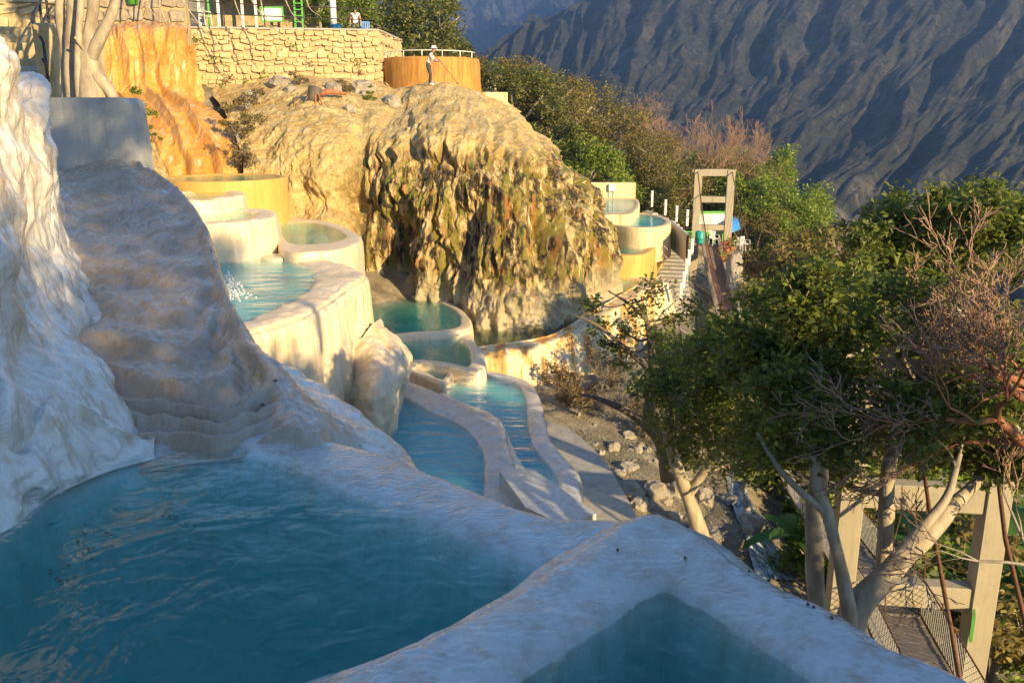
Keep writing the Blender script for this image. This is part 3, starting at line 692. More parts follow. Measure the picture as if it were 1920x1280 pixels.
def leaves_mesh(name, C, size, up=.4, seed=1, aspect=.45):
    g = np.random.default_rng(seed); n = len(C)
    a = g.normal(size=(n, 3)); a[:, 2] *= .6; a /= np.linalg.norm(a, axis=1, keepdims=True)
    b = g.normal(size=(n, 3)); b[:, 2] += up * 2; b -= a * (a * b).sum(1, keepdims=True); b /= np.linalg.norm(b, axis=1, keepdims=True)
    w = np.cross(a, b)
    L = (size * g.uniform(.6, 1.25, n))[:, None]; Wd = L * aspect
    base = C; tip = C + a * L - b * L * .12; m = C + a * L * .5
    l = m + w * Wd * .5 + b * L * .10; r = m - w * Wd * .5 + b * L * .10
    V = np.stack([base, l, tip, r], 1).reshape(-1, 3)
    F = np.arange(n * 4).reshape(-1, 4)
    return mesh_from(name, V, F, False)
def clump_points(clumps, per, g, tw=9, spread=.30, up=.2):
    """clumps (cx,cy,cz,r): twig ends spread through each clump, leaves gathered round twig ends"""
    P = []; A = []; B = []
    for cx, cy, cz, r in clumps:
        c = np.array([cx, cy, cz]); k = max(4, int(tw))
        d = g.normal(size=(k, 3)); d /= np.linalg.norm(d, axis=1, keepdims=True); d[:, 2] = d[:, 2] * .75 + up
        e = c + d * r * g.uniform(.35, 1., (k, 1)) ** .6
        A.append(np.repeat(c[None], k, 0)); B.append(e)
        q = g.integers(0, k, per); t = g.uniform(.55, 1.05, (per, 1))
        P.append(c + (e[q] - c) * t + g.normal(size=(per, 3)) * r * spread * .55)
    return np.concatenate(P), np.concatenate(A), np.concatenate(B)
def nearest(pt, P):
    i = np.argmin(((P - pt) ** 2).sum(1)); return i
def leafy_tree(name, label, limbs, clumps, leafm, barkm, per=900, size=.12, seed=1, group=None, base=None, tw=10, spread=.3, up=.4, twr=.012):
    """limbs: list of (points, radii); clumps: list of (x,y,z,r)"""
    g = np.random.default_rng(seed)
    base = Vector(limbs[0][0][0]) if base is None else Vector(base)
    root = empty(name, label, 'tree', base, group)
    mb = MB(); skel = []; skr = []
    for pts, rad in limbs:
        P = cat(np.array(pts), max(8, 5 * len(pts))); rr = cat(np.array(rad)[:, None], len(P))[:, 0]
        P = P + .25 * rr[:, None] * np.stack([pn(P * 2.1 + 3), pn(P * 2.1 + 9), 0 * rr], 1)
        mb.tube(P, rr * (1 + .12 * pn(P * 3)), 9); skel.append(P[2:]); skr.append(rr[2:])
    SK = np.concatenate(skel); SR = np.concatenate(skr)
    for cx, cy, cz, r in clumps:
        c = np.array([cx, cy, cz]); i = nearest(c - np.array([0, 0, .3 * r]), SK); a = SK[i]
        m = (a + c) / 2 + g.normal(size=3) * .08 * np.linalg.norm(c - a) + np.array([0, 0, -.06 * np.linalg.norm(c - a)])
        r0 = min(SR[i] * .55, .02 + .022 * np.linalg.norm(c - a) + .02 * r)
        mb.tube(cat(np.array([a, m, c]), 7), np.linspace(r0, max(.008, r0 * .3), 7), 5)
    P, A, B = clump_points(clumps, per, g, tw, spread)
    tr = part('trunk', mb.me('trunk', True), barkm, root)
    t = obj('twig', segs_mesh('twig', A, B, twr, twr * .4, 3), barkm, tr); t['kind'] = 'stuff'
    k = part('crown', leaves_mesh('crown', P, size, up, seed), leafm, root); k['kind'] = 'stuff'
    return root
def copy_tree(src, loc, rz, sc, label, group=None):
    c = src.copy(); COL.objects.link(c); c.location = loc; c.rotation_euler = (0, 0, rz); c.scale = (sc, sc, sc * random.uniform(.92, 1.08)); c['label'] = label
    if group: c['group'] = group
    for ch in src.children:
        k = ch.copy(); COL.objects.link(k); k.parent = c
        for gch in ch.children:
            h = gch.copy(); COL.objects.link(h); h.parent = k
    return c
def px_clumps(lst): return [(*PY(x, y, Y), r) for x, y, Y, r in lst]

# generic trees for the hillside, built at the origin
def proto_leafy(kind, seed, h=5.5, cr=2.6, leafm=None, barkm=None, n=22, per=330, size=.20, flat=.7):
    g = np.random.default_rng(seed)
    limbs = [([(0, 0, -.6), (.1, 0, h * .25), (.15, .1, h * .5), (.1, .1, h * .8)], [.2, .16, .12, .05])]
    for k in range(6):
        a = k * 1.05 + g.uniform(-.3, .3); r = cr * g.uniform(.5, .8); z0 = h * g.uniform(.28, .5)
        limbs.append(([(.1, .05, z0), (r * .5 * math.cos(a), r * .5 * math.sin(a), z0 + h * .2), (r * math.cos(a), r * math.sin(a), z0 + h * .36)], [.1, .07, .03]))
    cl = []
    for k in range(n):
        d = g.normal(size=3); d /= np.linalg.norm(d); q = g.uniform(.45, 1.) ** .5
        cl.append((d[0] * cr * q, d[1] * cr * q, h * .66 + d[2] * cr * flat * q, cr * g.uniform(.26, .45)))
    return leafy_tree(kind, 'x', limbs, cl, leafm, barkm, per, size, seed, base=(0, 0, 0), tw=9, spread=.34)
def bare_segs(seed, h=5., spread=.75, levels=6, r0=.15, lean=(0, 0, 1), upb=.35, shrink=.72, kids=(2, 3)):
    g = np.random.default_rng(seed); A = []; B = []; ra = []; rb = []; lv = []
    def grow(p, d, L, r, k):
        q = p + d * L * .5 + g.normal(size=3) * L * .06; e = q + (d + g.normal(size=3) * .16) * L * .5
        r1 = r * .85; r2 = r * .72
        A.extend([p, q]); B.extend([q, e]); ra.extend([r, r1]); rb.extend([r1, r2]); lv.extend([k, k])
        if k >= levels: return
        for j in range(g.integers(kids[0], kids[1] + 1)):
            nd = d + g.normal(size=3) * spread * (.7 if k == 0 else .62); nd[2] += upb * .5; nd /= np.linalg.norm(nd)
            grow(e if j < 2 else q, nd, L * shrink * g.uniform(.8, 1.15), max(r2 * .72, .006), k + 1)
    d0 = np.array(lean, float); d0 /= np.linalg.norm(d0)
    grow(np.array([0, 0, -.4]), d0, h * .30, r0, 0)
    return [np.array(x) for x in (A, B, ra, rb, lv)]
def bare_tree(name, label, seed, loc=(0, 0, 0), group=None, barkm=None, twigm=None, some_leaves=0, leafm=None, **kw):
    A, B, ra, rb, lv = bare_segs(seed, **kw)
    root = empty(name, label, 'tree', loc, group)
    k = lv <= 2
    tr = obj('trunk', segs_mesh('trunk', A[k], B[k], ra[k], rb[k], 7), barkm, root)
    obj('crown', segs_mesh('crown', A[~k], B[~k], ra[~k], rb[~k], 3), twigm, root)['kind'] = 'stuff'
    if some_leaves:
        g = np.random.default_rng(seed + 5); e = B[lv >= max(lv) - 1]; q = e[g.integers(0, len(e), some_leaves)] + g.normal(size=(some_leaves, 3)) * .12
        obj('leaves', leaves_mesh('leaves', q, .10, .4, seed), leafm, root)
    return root

protos = {}
protos['green0'] = proto_leafy('evergreen_tree', 11, 5.6, 2.7, M['leaf_mid'], M['bark_grey'], 26, 420, .20)
protos['green1'] = proto_leafy('evergreen_tree', 12, 5.0, 2.4, M['leaf_bright'], M['bark_grey'], 24, 420, .19, .6)
protos['olive0'] = proto_leafy('acacia_tree', 13, 5.6, 2.9, M['leaf_olive'], M['bark_grey'], 26, 420, .15, .55)
protos['olive1'] = proto_leafy('acacia_tree', 14, 6.2, 2.6, M['leaf_olive'], M['bark_pale'], 24, 400, .15, .7)
protos['bare0'] = bare_tree('bare_tree', 'x', 21, barkm=M['bark_red'], twigm=M['twig_red'], levels=8, h=5.4, spread=.62, upb=.5, shrink=.76)
protos['bare1'] = bare_tree('bare_tree', 'x', 22, barkm=M['bark_red'], twigm=M['twig_red'], levels=8, h=5.6, spread=.7, upb=.4, shrink=.75)
used = set()
TOP = {k: max(v.co.z for ch in r.children for v in ch.data.vertices) for k, r in protos.items()}
def put(kind, x, top, Y, sc, label, group='trees on the hillside behind the cliff', rz=None, dz=0):
    """a hillside tree whose crown top shows near pixel (x, top) at distance Y"""
    p = PY(x, top, Y); src = protos[kind]
    sc *= 1.4; hh = TOP[kind] * sc
    loc = (p[0], p[1], p[2] - hh + dz); rz = random.uniform(0, 6.28) if rz is None else rz
    if kind not in used:
        used.add(kind); src.location = loc; src.rotation_euler = (0, 0, rz); src.scale = (sc,) * 3; src['label'] = label; src['group'] = group; return src
    return copy_tree(src, loc, rz, sc, label, group)
hill = [
 ('green0', 745, -20, 56, 1.0, 'dark evergreen crown rising behind the person on the wall'),
 ('green0', 790, -40, 60, .9, 'dark evergreen leaning out over the valley at the top edge'),
 ('green1', 650, -25, 54, .6, 'leafy green tree beside the white post on the terrace'),
 ('green1', 598, -35, 50, .38, 'small leafy tree overhanging the terrace left of the white post'),
 ('olive1', 470, -60, 53, .6, 'olive crown hanging over the terrace shelter'),
 ('olive0', 760, 62, 58, .8, 'olive green tree right behind the stone wall corner'),
 ('green0', 845, 60, 62, .75, 'rounded green tree peeking above the railed orange tank'),
 ('olive1', 925, 78, 60, .9, 'broad olive green tree right of the railed orange tank'),
 ('green0', 965, 120, 56, .8, 'dark green tree at the cliff shoulder'),
 ('olive0', 1000, 105, 64, .95, 'olive tree crest against the blue far ridge'),
 ('olive1', 1045, 150, 58, .85, 'pale stemmed thin tree beside the cliff slope'),
 ('bare1', 1100, 165, 66, .85, 'leafless pinkish tree left of the red trunked one'),
 ('olive0', 1120, 190, 60, .95, 'wide olive tree in the middle of the hillside'),
 ('green1', 1095, 255, 52, .8, 'bright green tree low behind the cliff edge'),
 ('olive0', 1180, 215, 56, .8, 'feathery olive tree above the far upper pool'),
 ('bare0', 1245, 185, 58, 1.05, 'red trunked bare tree with pinkish crown above the far stairs'),
 ('green0', 1190, 290, 56, .75, 'dark green tree behind the far upper pool'),
 ('bare1', 1340, 222, 62, 1.0, 'spreading bare tree above the far bridge tower'),
 ('green1', 1310, 265, 64, .85, 'bright green tree behind the far bridge tower top'),
 ('green0', 1270, 300, 60, .75, 'dark tree between the far stairs and bridge tower'),
 ('olive0', 1390, 265, 66, .9, 'olive tree right behind the far bridge tower'),
 ('green1', 1420, 262, 70, .95, 'yellow green tree cresting right of the far tower'),
 ('bare0', 1205, 192, 63, 1.15, 'pinkish bare crown left of the red trunked tree'),
 ('bare1', 1290, 205, 64, 1.15, 'pinkish bare crown right of the red trunked tree'),
 ('bare0', 1375, 232, 66, 1.0, 'rightmost pinkish bare crown against the dark mountain'),
 ('bare1', 1150, 180, 67, 1.0, 'hazy bare crown on the hillside crest above the olive tree'),
 ('olive0', 1070, 140, 68, .95, 'tawny crown behind the thin pale stemmed tree'),
 ('olive1', 1160, 215, 62, .9, 'tawny crown left below the pinkish bare crowns'),
 ('olive0', 1230, 255, 58, .85, 'tawny crown above the far curved parapet'),
 ('olive1', 1340, 285, 66, .85, 'tawny crown behind the top of the far bridge tower'),
 ('bare1', 1180, 170, 70, 1.1, 'tall hazy bare crown at the top of the hillside band'),
 ('bare0', 1320, 205, 70, 1.1, 'wide bare crown above the far bridge tower'),
 ('green1', 1130, 300, 54, .7, 'bright green crown just above the far rectangular pool'),
 ('green1', 1400, 300, 62, .9, 'bright green crown right of the far tower top'),
 ('green0', 1030, 220, 54, .7, 'dark green crown against the right slope of the cliff'),
 ('green1', 1475, 330, 62, 1.0, 'glowing yellow green tree on the hillside brow'),
 ('green1', 1500, 395, 56, .8, 'lowest bright green tree on the hillside brow'),
 ('green1', 1440, 325, 58, .85, 'sunlit bright green tree right of the far tower'),
 ('olive1', 1420, 385, 56, .6, 'brownish olive bush beside the far bridge tower'),
 ('green1', 1490, 370, 64, .75, 'bright green tree at the right end of the hillside row'),
 ('bare0', 1470, 420, 50, .55, 'small bare shrub beyond the bridge'),
 ('olive0', 1560, 475, 44, .7, 'dull olive tree below the bright green ones'),
 ('green0', 1530, 450, 46, .7, 'dark green tree beyond the far end of the bridge'),
 ('olive1', 1495, 470, 40, .55, 'lit sprigged tree just right of the far bridge end'),
]
for k, x, t, Y, sc, lab in hill: put(k, x, t, Y, sc, lab)

# tall trees behind the photographer: their shade falls over the near pools
shade = [('green0', (6.5, -11.5), 6.4, 1.2), ('olive0', (10., -9.5), 6.6, 1.35), ('green0', (13., -6.5), 5.2, 1.35), ('olive0', (3.2, -14.5), 6.2, 1.1), ('green0', (11.5, -13), 6.6, 1.3), ('green1', (15.2, -10.5), 4.6, 1.2), ('green0', (8.5, -8.), 4.6, 1.2), ('green0', (12.6, -3.6), 2.6, 1.0), ('olive1', (10.6, -6.8), 8.3, .7), ('olive1', (14.2, -4.4), 7.2, .55), ('olive1', (9.0, -4.3), 7.9, .6)]
for i, (k, (x, y), top, sc) in enumerate(shade):
    hh = {'green0': 6.9, 'green1': 6.0, 'olive0': 6.4, 'olive1': 7.4}[k] * sc
    copy_tree(protos[k], (x, y, top + 1.1 - hh), i * 1.3 + 2, sc, ['first', 'second', 'third', 'fourth', 'fifth', 'sixth', 'seventh', 'eighth', 'ninth', 'tenth', 'eleventh', 'twelfth'][i] + ' tall shade tree of the row behind the viewpoint, counted from the camera\'s right', 'shade trees behind the viewpoint')

# pale multi-stemmed tree in front of the near bridge tower
def L(pts, rad): return ([tuple(PY(*p)) for p in pts], rad)
limbs = [
 L([(1610, 1240, 9.0), (1600, 1150, 9.0), (1680, 1060, 9.1), (1760, 975, 9.3), (1830, 900, 9.6), (1880, 800, 10)], [.24, .17, .14, .11, .07, .04]),
 L([(1605, 1230, 8.95), (1590, 1130, 8.9), (1572, 1040, 8.9), (1550, 960, 9), (1530, 900, 9.1), (1528, 800, 9.2), (1540, 690, 9.4)], [.11, .085, .07, .065, .06, .05, .03]),
 L([(1540, 1220, 9.5), (1528, 1060, 9.5), (1524, 960, 9.5), (1535, 870, 9.6), (1500, 760, 9.9), (1460, 660, 10.2)], [.13, .11, .10, .10, .07, .035]),
 L([(1600, 1150, 9.0), (1650, 1080, 8.95), (1720, 1000, 9.0), (1775, 930, 9.1), (1800, 850, 9.3)], [.10, .075, .065, .05, .03]),
 L([(1655, 1090, 9.6), (1662, 960, 9.6), (1668, 870, 9.7), (1700, 770, 9.9), (1760, 700, 10.2)], [.10, .09, .085, .06, .03]),
 L([(1550, 960, 9), (1500, 920, 9.1), (1455, 870, 9.3), (1420, 810, 9.6)], [.05, .04, .035, .02])]
g = np.random.default_rng(3); cl = []
def in_poly(x, y, P):
    c = False; j = len(P) - 1
    for i in range(len(P)):
        if (P[i][1] > y) != (P[j][1] > y) and x < (P[j][0] - P[i][0]) * (y - P[i][1]) / (P[j][1] - P[i][1]) + P[i][0]: c = not c
        j = i
    return c
def fill(poly, n, Y0, Y1, r0, r1, seed, dmin=45):
    g = np.random.default_rng(seed); xs = [p[0] for p in poly]; ys = [p[1] for p in poly]; out = []; tries = 0
    while len(out) < n and tries < 4000:
        tries += 1; x, y = g.uniform(min(xs), max(xs)), g.uniform(min(ys), max(ys))
        if not in_poly(x, y, poly) or any((x - a) ** 2 + (y - b) ** 2 < dmin ** 2 for a, b, _, _ in out): continue
        out.append((x, y, g.uniform(Y0, Y1), g.uniform(r0, r1)))
    return px_clumps(out)
cl = fill([(1400, 560), (1520, 520), (1650, 560), (1780, 590), (1930, 660), (1950, 880), (1850, 905), (1760, 860), (1640, 850), (1560, 880), (1450, 880), (1400, 780)], 44, 8.8, 11.8, .34, .6, 4, 44)
leafy_tree('pale_trunk_tree', 'big dark leaved tree with several pale trunks beside the near bridge tower', limbs, cl, M['leaf_dark'], M['bark_pale'], 600, .115, 31, tw=14, spread=.36)
limbs = [
 L([(1330, 1050, 14), (1310, 990, 14), (1290, 930, 14), (1270, 880, 14), (1250, 800, 14.2), (1270, 700, 14.4)], [.17, .14, .12, .11, .08, .04]),
 L([(1290, 930, 14), (1325, 875, 13.9), (1360, 810, 13.8), (1380, 720, 13.8)], [.09, .08, .06, .03])]
cl = fill([(1270, 690), (1310, 650), (1390, 640), (1470, 620), (1480, 760), (1430, 870), (1340, 850), (1260, 860), (1220, 800), (1230, 700)], 27, 12.8, 15, .5, .8, 5, 45)
leafy_tree('pale_trunk_tree', 'dark leaved tree with forked pale trunk above the rubble slope', limbs, cl, M['leaf_dark'], M['bark_pale'], 500, .12, 32, tw=14, spread=.36)
limbs = [
 L([(1255, 900, 16.5), (1240, 830, 16.5), (1215, 790, 16.5), (1225, 700, 16.6), (1212, 600, 16.8), (1190, 560, 17)], [.16, .14, .12, .09, .05, .03]),
 L([(1240, 830, 16.5), (1190, 780, 16.3), (1130, 750, 16.2), (1085, 738, 16.2)], [.10, .085, .05, .015]),
 L([(1225, 700, 16.6), (1170, 650, 16.3), (1120, 610, 16.2), (1075, 590, 16.2)], [.06, .045, .03, .012]), L([(1212, 600, 16.8), (1180, 570, 16.5), (1140, 545, 16.4)], [.04, .03, .012])]
cl = fill([(1080, 580), (1160, 560), (1230, 530), (1300, 540), (1290, 640), (1200, 700), (1120, 690)], 11, 15.8, 17.5, .28, .45, 6, 36)
leafy_tree('leaning_tree', 'thin crooked tree with sparse small leaves in front of the stone dam', limbs, cl, M['leaf_dark'], M['bark_dark'], 150, .11, 33, tw=10)
limbs = [L([(1560, 800, 22), (1540, 700, 22), (1530, 600, 22), (1520, 520, 22.3)], [.16, .13, .09, .05]), L([(1540, 700, 22), (1470, 600, 21.8), (1430, 530, 21.8)], [.1, .07, .03])]
cl = fill([(1420, 600), (1430, 520), (1480, 470), (1560, 470), (1600, 490), (1680, 520), (1680, 620), (1500, 640), (1430, 640)], 22, 20.5, 23.5, .6, .95, 7, 40)
leafy_tree('sprigged_tree', 'grey green tree with lit upright sprigs just beyond the dark canopy', limbs, cl, M['leaf_olive'], M['bark_grey'], 620, .15, 34, tw=18)
limbs = [L([(1820, 760, 14), (1790, 600, 14), (1780, 480, 14.2), (1800, 420, 14.3)], [.2, .15, .09, .04]), L([(1790, 600, 14), (1700, 500, 14.2), (1650, 450, 14.4)], [.1, .07, .03])]
cl = fill([(1600, 430), (1640, 408), (1700, 400), (1760, 375), (1830, 372), (1930, 400), (1930, 520), (1800, 540), (1700, 560), (1610, 520)], 26, 13, 15.2, .42, .68, 8, 40)
leafy_tree('round_leaved_tree', 'round leaved dark tree topping the right edge behind the bare red tree', limbs, cl, M['leaf_dark'], M['bark_grey'], 520, .13, 35, tw=12)
# bare red tree reaching in from the right edge
def multi_bare(name, label, starts, barkm, twigm):
    root = empty(name, label, 'tree', tuple(starts[0][0])); base = np.array(starts[0][0]); acc = [[] for _ in range(5)]
    for p0, seed, kw in starts:
        sg = bare_segs(seed, **kw); sg[0] = sg[0] + np.array(p0) - base; sg[1] = sg[1] + np.array(p0) - base
        for a, b in zip(acc, sg): a.append(b)
    A, B, ra, rb, lv = [np.concatenate(a) for a in acc]; k = lv <= 3
    obj('trunk', segs_mesh('trunk', A[k], B[k], ra[k], rb[k], 7), barkm, root)
    obj('crown', segs_mesh('crown', A[~k], B[~k], ra[~k], rb[~k], 3), twigm, root)['kind'] = 'stuff'
    return root
multi_bare('bare_tree', 'large bare red barked tree reaching in from the right edge', [
 (PY(2000, 800, 9), 41, dict(levels=7, h=2.9, lean=(-.85, .05, .48), spread=.6, upb=.18, shrink=.77, r0=.07)),
 (PY(2020, 720, 9.2), 42, dict(levels=8, h=2.3, lean=(-.75, .1, .55), spread=.6, upb=.16, shrink=.77, r0=.065)),
 (PY(2000, 700, 8.8), 43, dict(levels=7, h=1.7, lean=(-.95, 0, .3), spread=.55, upb=.15, shrink=.76, r0=.055))], M['bark_red'], M['twig_red'])
A0 = bare_tree('bare_tree', 'dry bare shrub with grey twigs in front of the right bridge post', 44, tuple(PY(2050, 1040, 8.5)), None, M['bark_grey'], M['twig_red'], levels=7, h=2.4, lean=(-.95, .05, .25), spread=.6, upb=.1, shrink=.74, r0=.04)

#PART3

# ------------------------------------------------------------------ rock and stone helpers
from mathutils.bvhtree import BVHTree
def bvh_of(names):
    V = []; F = []
    for nm in names:
        me = bpy.data.objects[nm].data; n = len(V)
        V += [v.co.copy() for v in me.vertices]; F += [[i + n for i in p.vertices] for p in me.polygons]
    return BVHTree.FromPolygons(V, F)
BV = bvh_of(['limestone_cliff', 'ground'])
def hit(x, y, bv=None):
    d = Vector(ray(x, y)).normalized(); h = (bv or BV).ray_cast(Vector((0, 0, 0)), d, 500); return h[0]
def rock_mesh(seed, n=11, m=8, k=.5):
    g = np.random.default_rng(seed); th = np.linspace(0, 2 * math.pi, n, endpoint=False); ph = np.linspace(.25, math.pi - .25, m)
    P, T = np.meshgrid(ph, th, indexing='ij'); D = np.stack([np.sin(P) * np.cos(T), np.sin(P) * np.sin(T), np.cos(P)], -1)
    r = 1 + k * fbm(D * 1.2 + seed * 3.1, 3); D = D * r[..., None]; D = np.sign(D) * np.abs(D) ** .72
    V = D.reshape(-1, 3); F = gridF(m, n, True).tolist() + [tuple(range(n - 1, -1, -1)), tuple(range((m - 1) * n, m * n))]
    return mesh_from('rock', V, F, False)
def rockmat(name, a, b, c=None):
    n = N(name); rnd = n.n('ObjectInfo').outputs['Random']
    col = n.ramp(n.noise(3.2, 7, .68), [(.3, a), (.68, b)])
    if c: col = n.mix(n.ramp(rnd, [(.0, 0), (1., .8)]), col, c)
    return n.set(col=col, rough=.85, nrm=n.bump(n.noise(14, 7, .7), .7, .06))
M['rock'] = rockmat('pale_limestone_rock', (.22, .18, .13), (.46, .40, .31), (.30, .26, .20))
M['stone'] = rockmat('wall_stone', (.46, .34, .18), (.66, .54, .33), (.52, .36, .16))
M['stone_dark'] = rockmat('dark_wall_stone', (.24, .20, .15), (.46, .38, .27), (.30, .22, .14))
M['mortar'] = plain('wall_mortar', (.42, .32, .17), .9, .3, 3, .5)
rocks = [rock_mesh(i) for i in range(7)]
for r in rocks: r.materials.append(M['rock'])

def stone_variants(k, seed):
    out = []
    for i in range(k):
        g = np.random.default_rng(seed + i)
        b = [(-.5, .0, -.5), (.5, .0, -.5), (.5, .0, .5), (-.5, .0, .5)]
        fr = []
        for x, z in ((.5, -.34), (.5, .34), (.36, .5), (-.36, .5), (-.5, .34), (-.5, -.34), (-.36, -.5), (.36, -.5)):
            fr.append((x * g.uniform(.86, 1.04) + g.uniform(-.05, .05), -.85 + g.uniform(-.15, .15), z * g.uniform(.86, 1.04) + g.uniform(-.06, .06)))
        mid = [(x * 1.03, -.45, z * 1.03) for x, _, z in fr]
        top = [(x * .74, -1.0 + g.uniform(-.12, .12), z * .74) for x, _, z in fr]
        V = mid + fr + top
        V = [(x, y, z) for x, y, z in mid] + fr + top + [(x, .3, z) for x, _, z in mid]
        F = []
        for A_, B_ in ((24, 0), (0, 8), (8, 16)):
            for a in range(8): c = (a + 1) % 8; F.append((A_ + c, A_ + a, B_ + a, B_ + c)[::-1])
        F.append(tuple(range(16, 24)))
        out.append(mesh_from('stone', np.array(V), F, False))
    return out
STV = stone_variants(8, 60); STD = stone_variants(6, 90)
for m_ in STV: m_.materials.append(M['stone'])
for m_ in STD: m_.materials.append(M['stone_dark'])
def stone_wall(label, P0, P1, zb, zt, ch, sw, variants, thick=.6, seed=1, limit=300, depth=.12, bottom=None, name='stone_wall', mort=None):
    g = np.random.default_rng(seed); P0 = np.array(P0[:2]); P1 = np.array(P1[:2]); Lw = np.linalg.norm(P1 - P0); t = (P1 - P0) / Lw
    a = math.atan2(t[1], t[0]); root = empty(name, label, 'wall', (P0[0], P0[1], zb)); root.rotation_euler = (0, 0, a)
    mb = MB(); mb.box((Lw / 2, thick / 2, (zt - zb) / 2), (Lw, thick, zt - zb)); obj('mortar_core', mb.me('mortar_core'), mort or M['mortar'], root)
    mb = MB(); mb.box((Lw / 2, thick / 2 - .03, zt - zb + .05), (Lw + .06, thick + .12, .1), bev=.02); obj('coping', mb.me('coping'), M['concrete'], root)
    z = 0.; n = 0; pl = []
    while z < zt - zb - .05:
        h = min(ch * g.uniform(.6, 1.35), zt - zb - z); x = -g.uniform(0, .2)
        while x < Lw:
            w = sw * g.uniform(.6, 1.5); x0 = max(x, 0); x1 = min(x + w, Lw)
            if x1 - x0 > .08: pl.append((z + h / 2 + g.uniform(-.07, .07), (x0 + x1) / 2, x1 - x0, h * g.uniform(.62, 1.15)))
            x += w
        z += h
    if bottom is not None: pl = [p for p in pl if p[0] + zb > bottom(p[1] / Lw)]
    pl.sort(key=lambda p: -p[0])
    for zc, xc, w, h in pl[:limit]:
        o = bpy.data.objects.new('stone', variants[g.integers(0, len(variants))]); link(o, root)
        o.location = (xc, -.005, zc); o.scale = (w * .97, depth * g.uniform(.5, 1.2), h * .97); o.rotation_euler = (0, g.uniform(-.22, .22), 0)
    rest = pl[limit:]
    if rest:
        mb = MB()
        for zc, xc, w, h in rest:
            me = variants[g.integers(0, len(variants))]
            mb.add([(xc + v.co.x * w * .97, -.005 + v.co.y * depth, zc + v.co.z * h * .97) for v in me.vertices], [tuple(p.vertices) for p in me.polygons])
        obj('stones', mb.me('stones'), variants[0].materials[0], root)['kind'] = 'stuff'
    return root
wl0, wl1 = PY(348, 60, 44.6), PY(710, 58, 46.0)
stone_wall('tall dry rubble retaining wall below the terrace railing', wl0, wl1, -.9, 3.95, .27, .40, STV, 1.2, 2, 300, .12, lambda f: .1 + .3 * math.sin(f * 5))
e1 = PY(716, 58, 52); stone_wall('short return of the rubble retaining wall at its right corner', wl1, (wl1[0] + .35, 52), -.5, 3.94, .4, .55, STV, .5, 5, 60, .1)
stone_wall('dark shaded stone wall above the orange waterfall', PY(60, 40, 42.6), PY(350, 40, 43.4), 2.2, 5.6, .5, .75, STD, .8, 7, 80, .12)

# ------------------------------------------------------------------ iron work, railing on the wall
M['iron'] = plain('dark_iron', (.07, .06, .05), .5, .3, 12, .2, .6)
M['white'] = plain('white_paint', (.78, .77, .74), .5, .06, 8, .1, 0, (.5, .45, .36))
M['green'] = plain('bright_green_paint', (.12, .42, .06), .45, .15, 8, .1)
M['teal'] = plain('teal_plastic', (.03, .36, .30), .4, .1, 8, .05)
M['blue'] = plain('blue_plastic', (.03, .22, .62), .4, .1, 8, .05)
M['steel'] = plain('galvanised_steel', (.55, .54, .50), .4, .12, 10, .1, .7)
def railing(label, pts, h=1.0, step=1.5, mat=None, r=.025, rails=(.5, 1.), cat_='railing'):
    P = cat(np.array(pts), max(2, int(sum(np.linalg.norm(np.diff(np.array(pts), axis=0), axis=1)) / .5))) if len(pts) > 2 else np.array(pts, float)
    root = empty('railing', label, cat_, tuple(P[0]))
    for k in rails: part('rail', MB().tube(P + np.array([0, 0, h * k]), r, 6).me('rail', True), mat, root)
    d = np.r_[0, np.cumsum(np.linalg.norm(np.diff(P, axis=0), axis=1))]
    for s_ in np.arange(0, d[-1] + .01, step):
        q = np.array([np.interp(s_, d, P[:, k]) for k in range(3)])
        part('post', MB().tube([q - np.array([0, 0, .05]), q + np.array([0, 0, h])], r * 1.15, 6).me('post', True), mat, root)
    return root
railing('thin dark iron railing running along the terrace edge', [PY(180, 22, 42.8), PY(350, 43, 44.7), PY(480, 50, 45.2), PY(640, 56, 45.8), PY(708, 57, 46.1)], 1.0, 1.9, M['iron'])

# ------------------------------------------------------------------ orange tank with railing, worker on the mound
c = PY(808, 105, 47.4)
tank = ring_pool('water_tank', 'round orange stained tank with a thin white railing on the cliff top', ell(c[0], c[1], 2.42, 2.4), ell(c[0], c[1], 2.2, 2.2), 2.72, -.6, M['orange_wall'], M['water_clear'], px=False, flare=.22, disp=.03, drip=.03, n=140, lip=.03, group=None); tank['category'] = 'tank'
a_ = np.linspace(3.3, 6.1, 22)
railing('thin white railing round the rim of the orange tank', [(c[0] + 2.3 * math.cos(t), c[1] + 2.3 * math.sin(t), 2.70) for t in a_], .30, 1.0, M['white'], .022, (1.,))
stone_b = empty('block_wall', 'small plain cream block wall end right of the orange tank', 'wall', tuple(PY(925, 215, 47)))
part('wall', MB().box(tuple(PY(915, 200, 46.4)), (2.0, .5, 1.4), bev=.03).me('wall'), M['cream_wall'], stone_b)

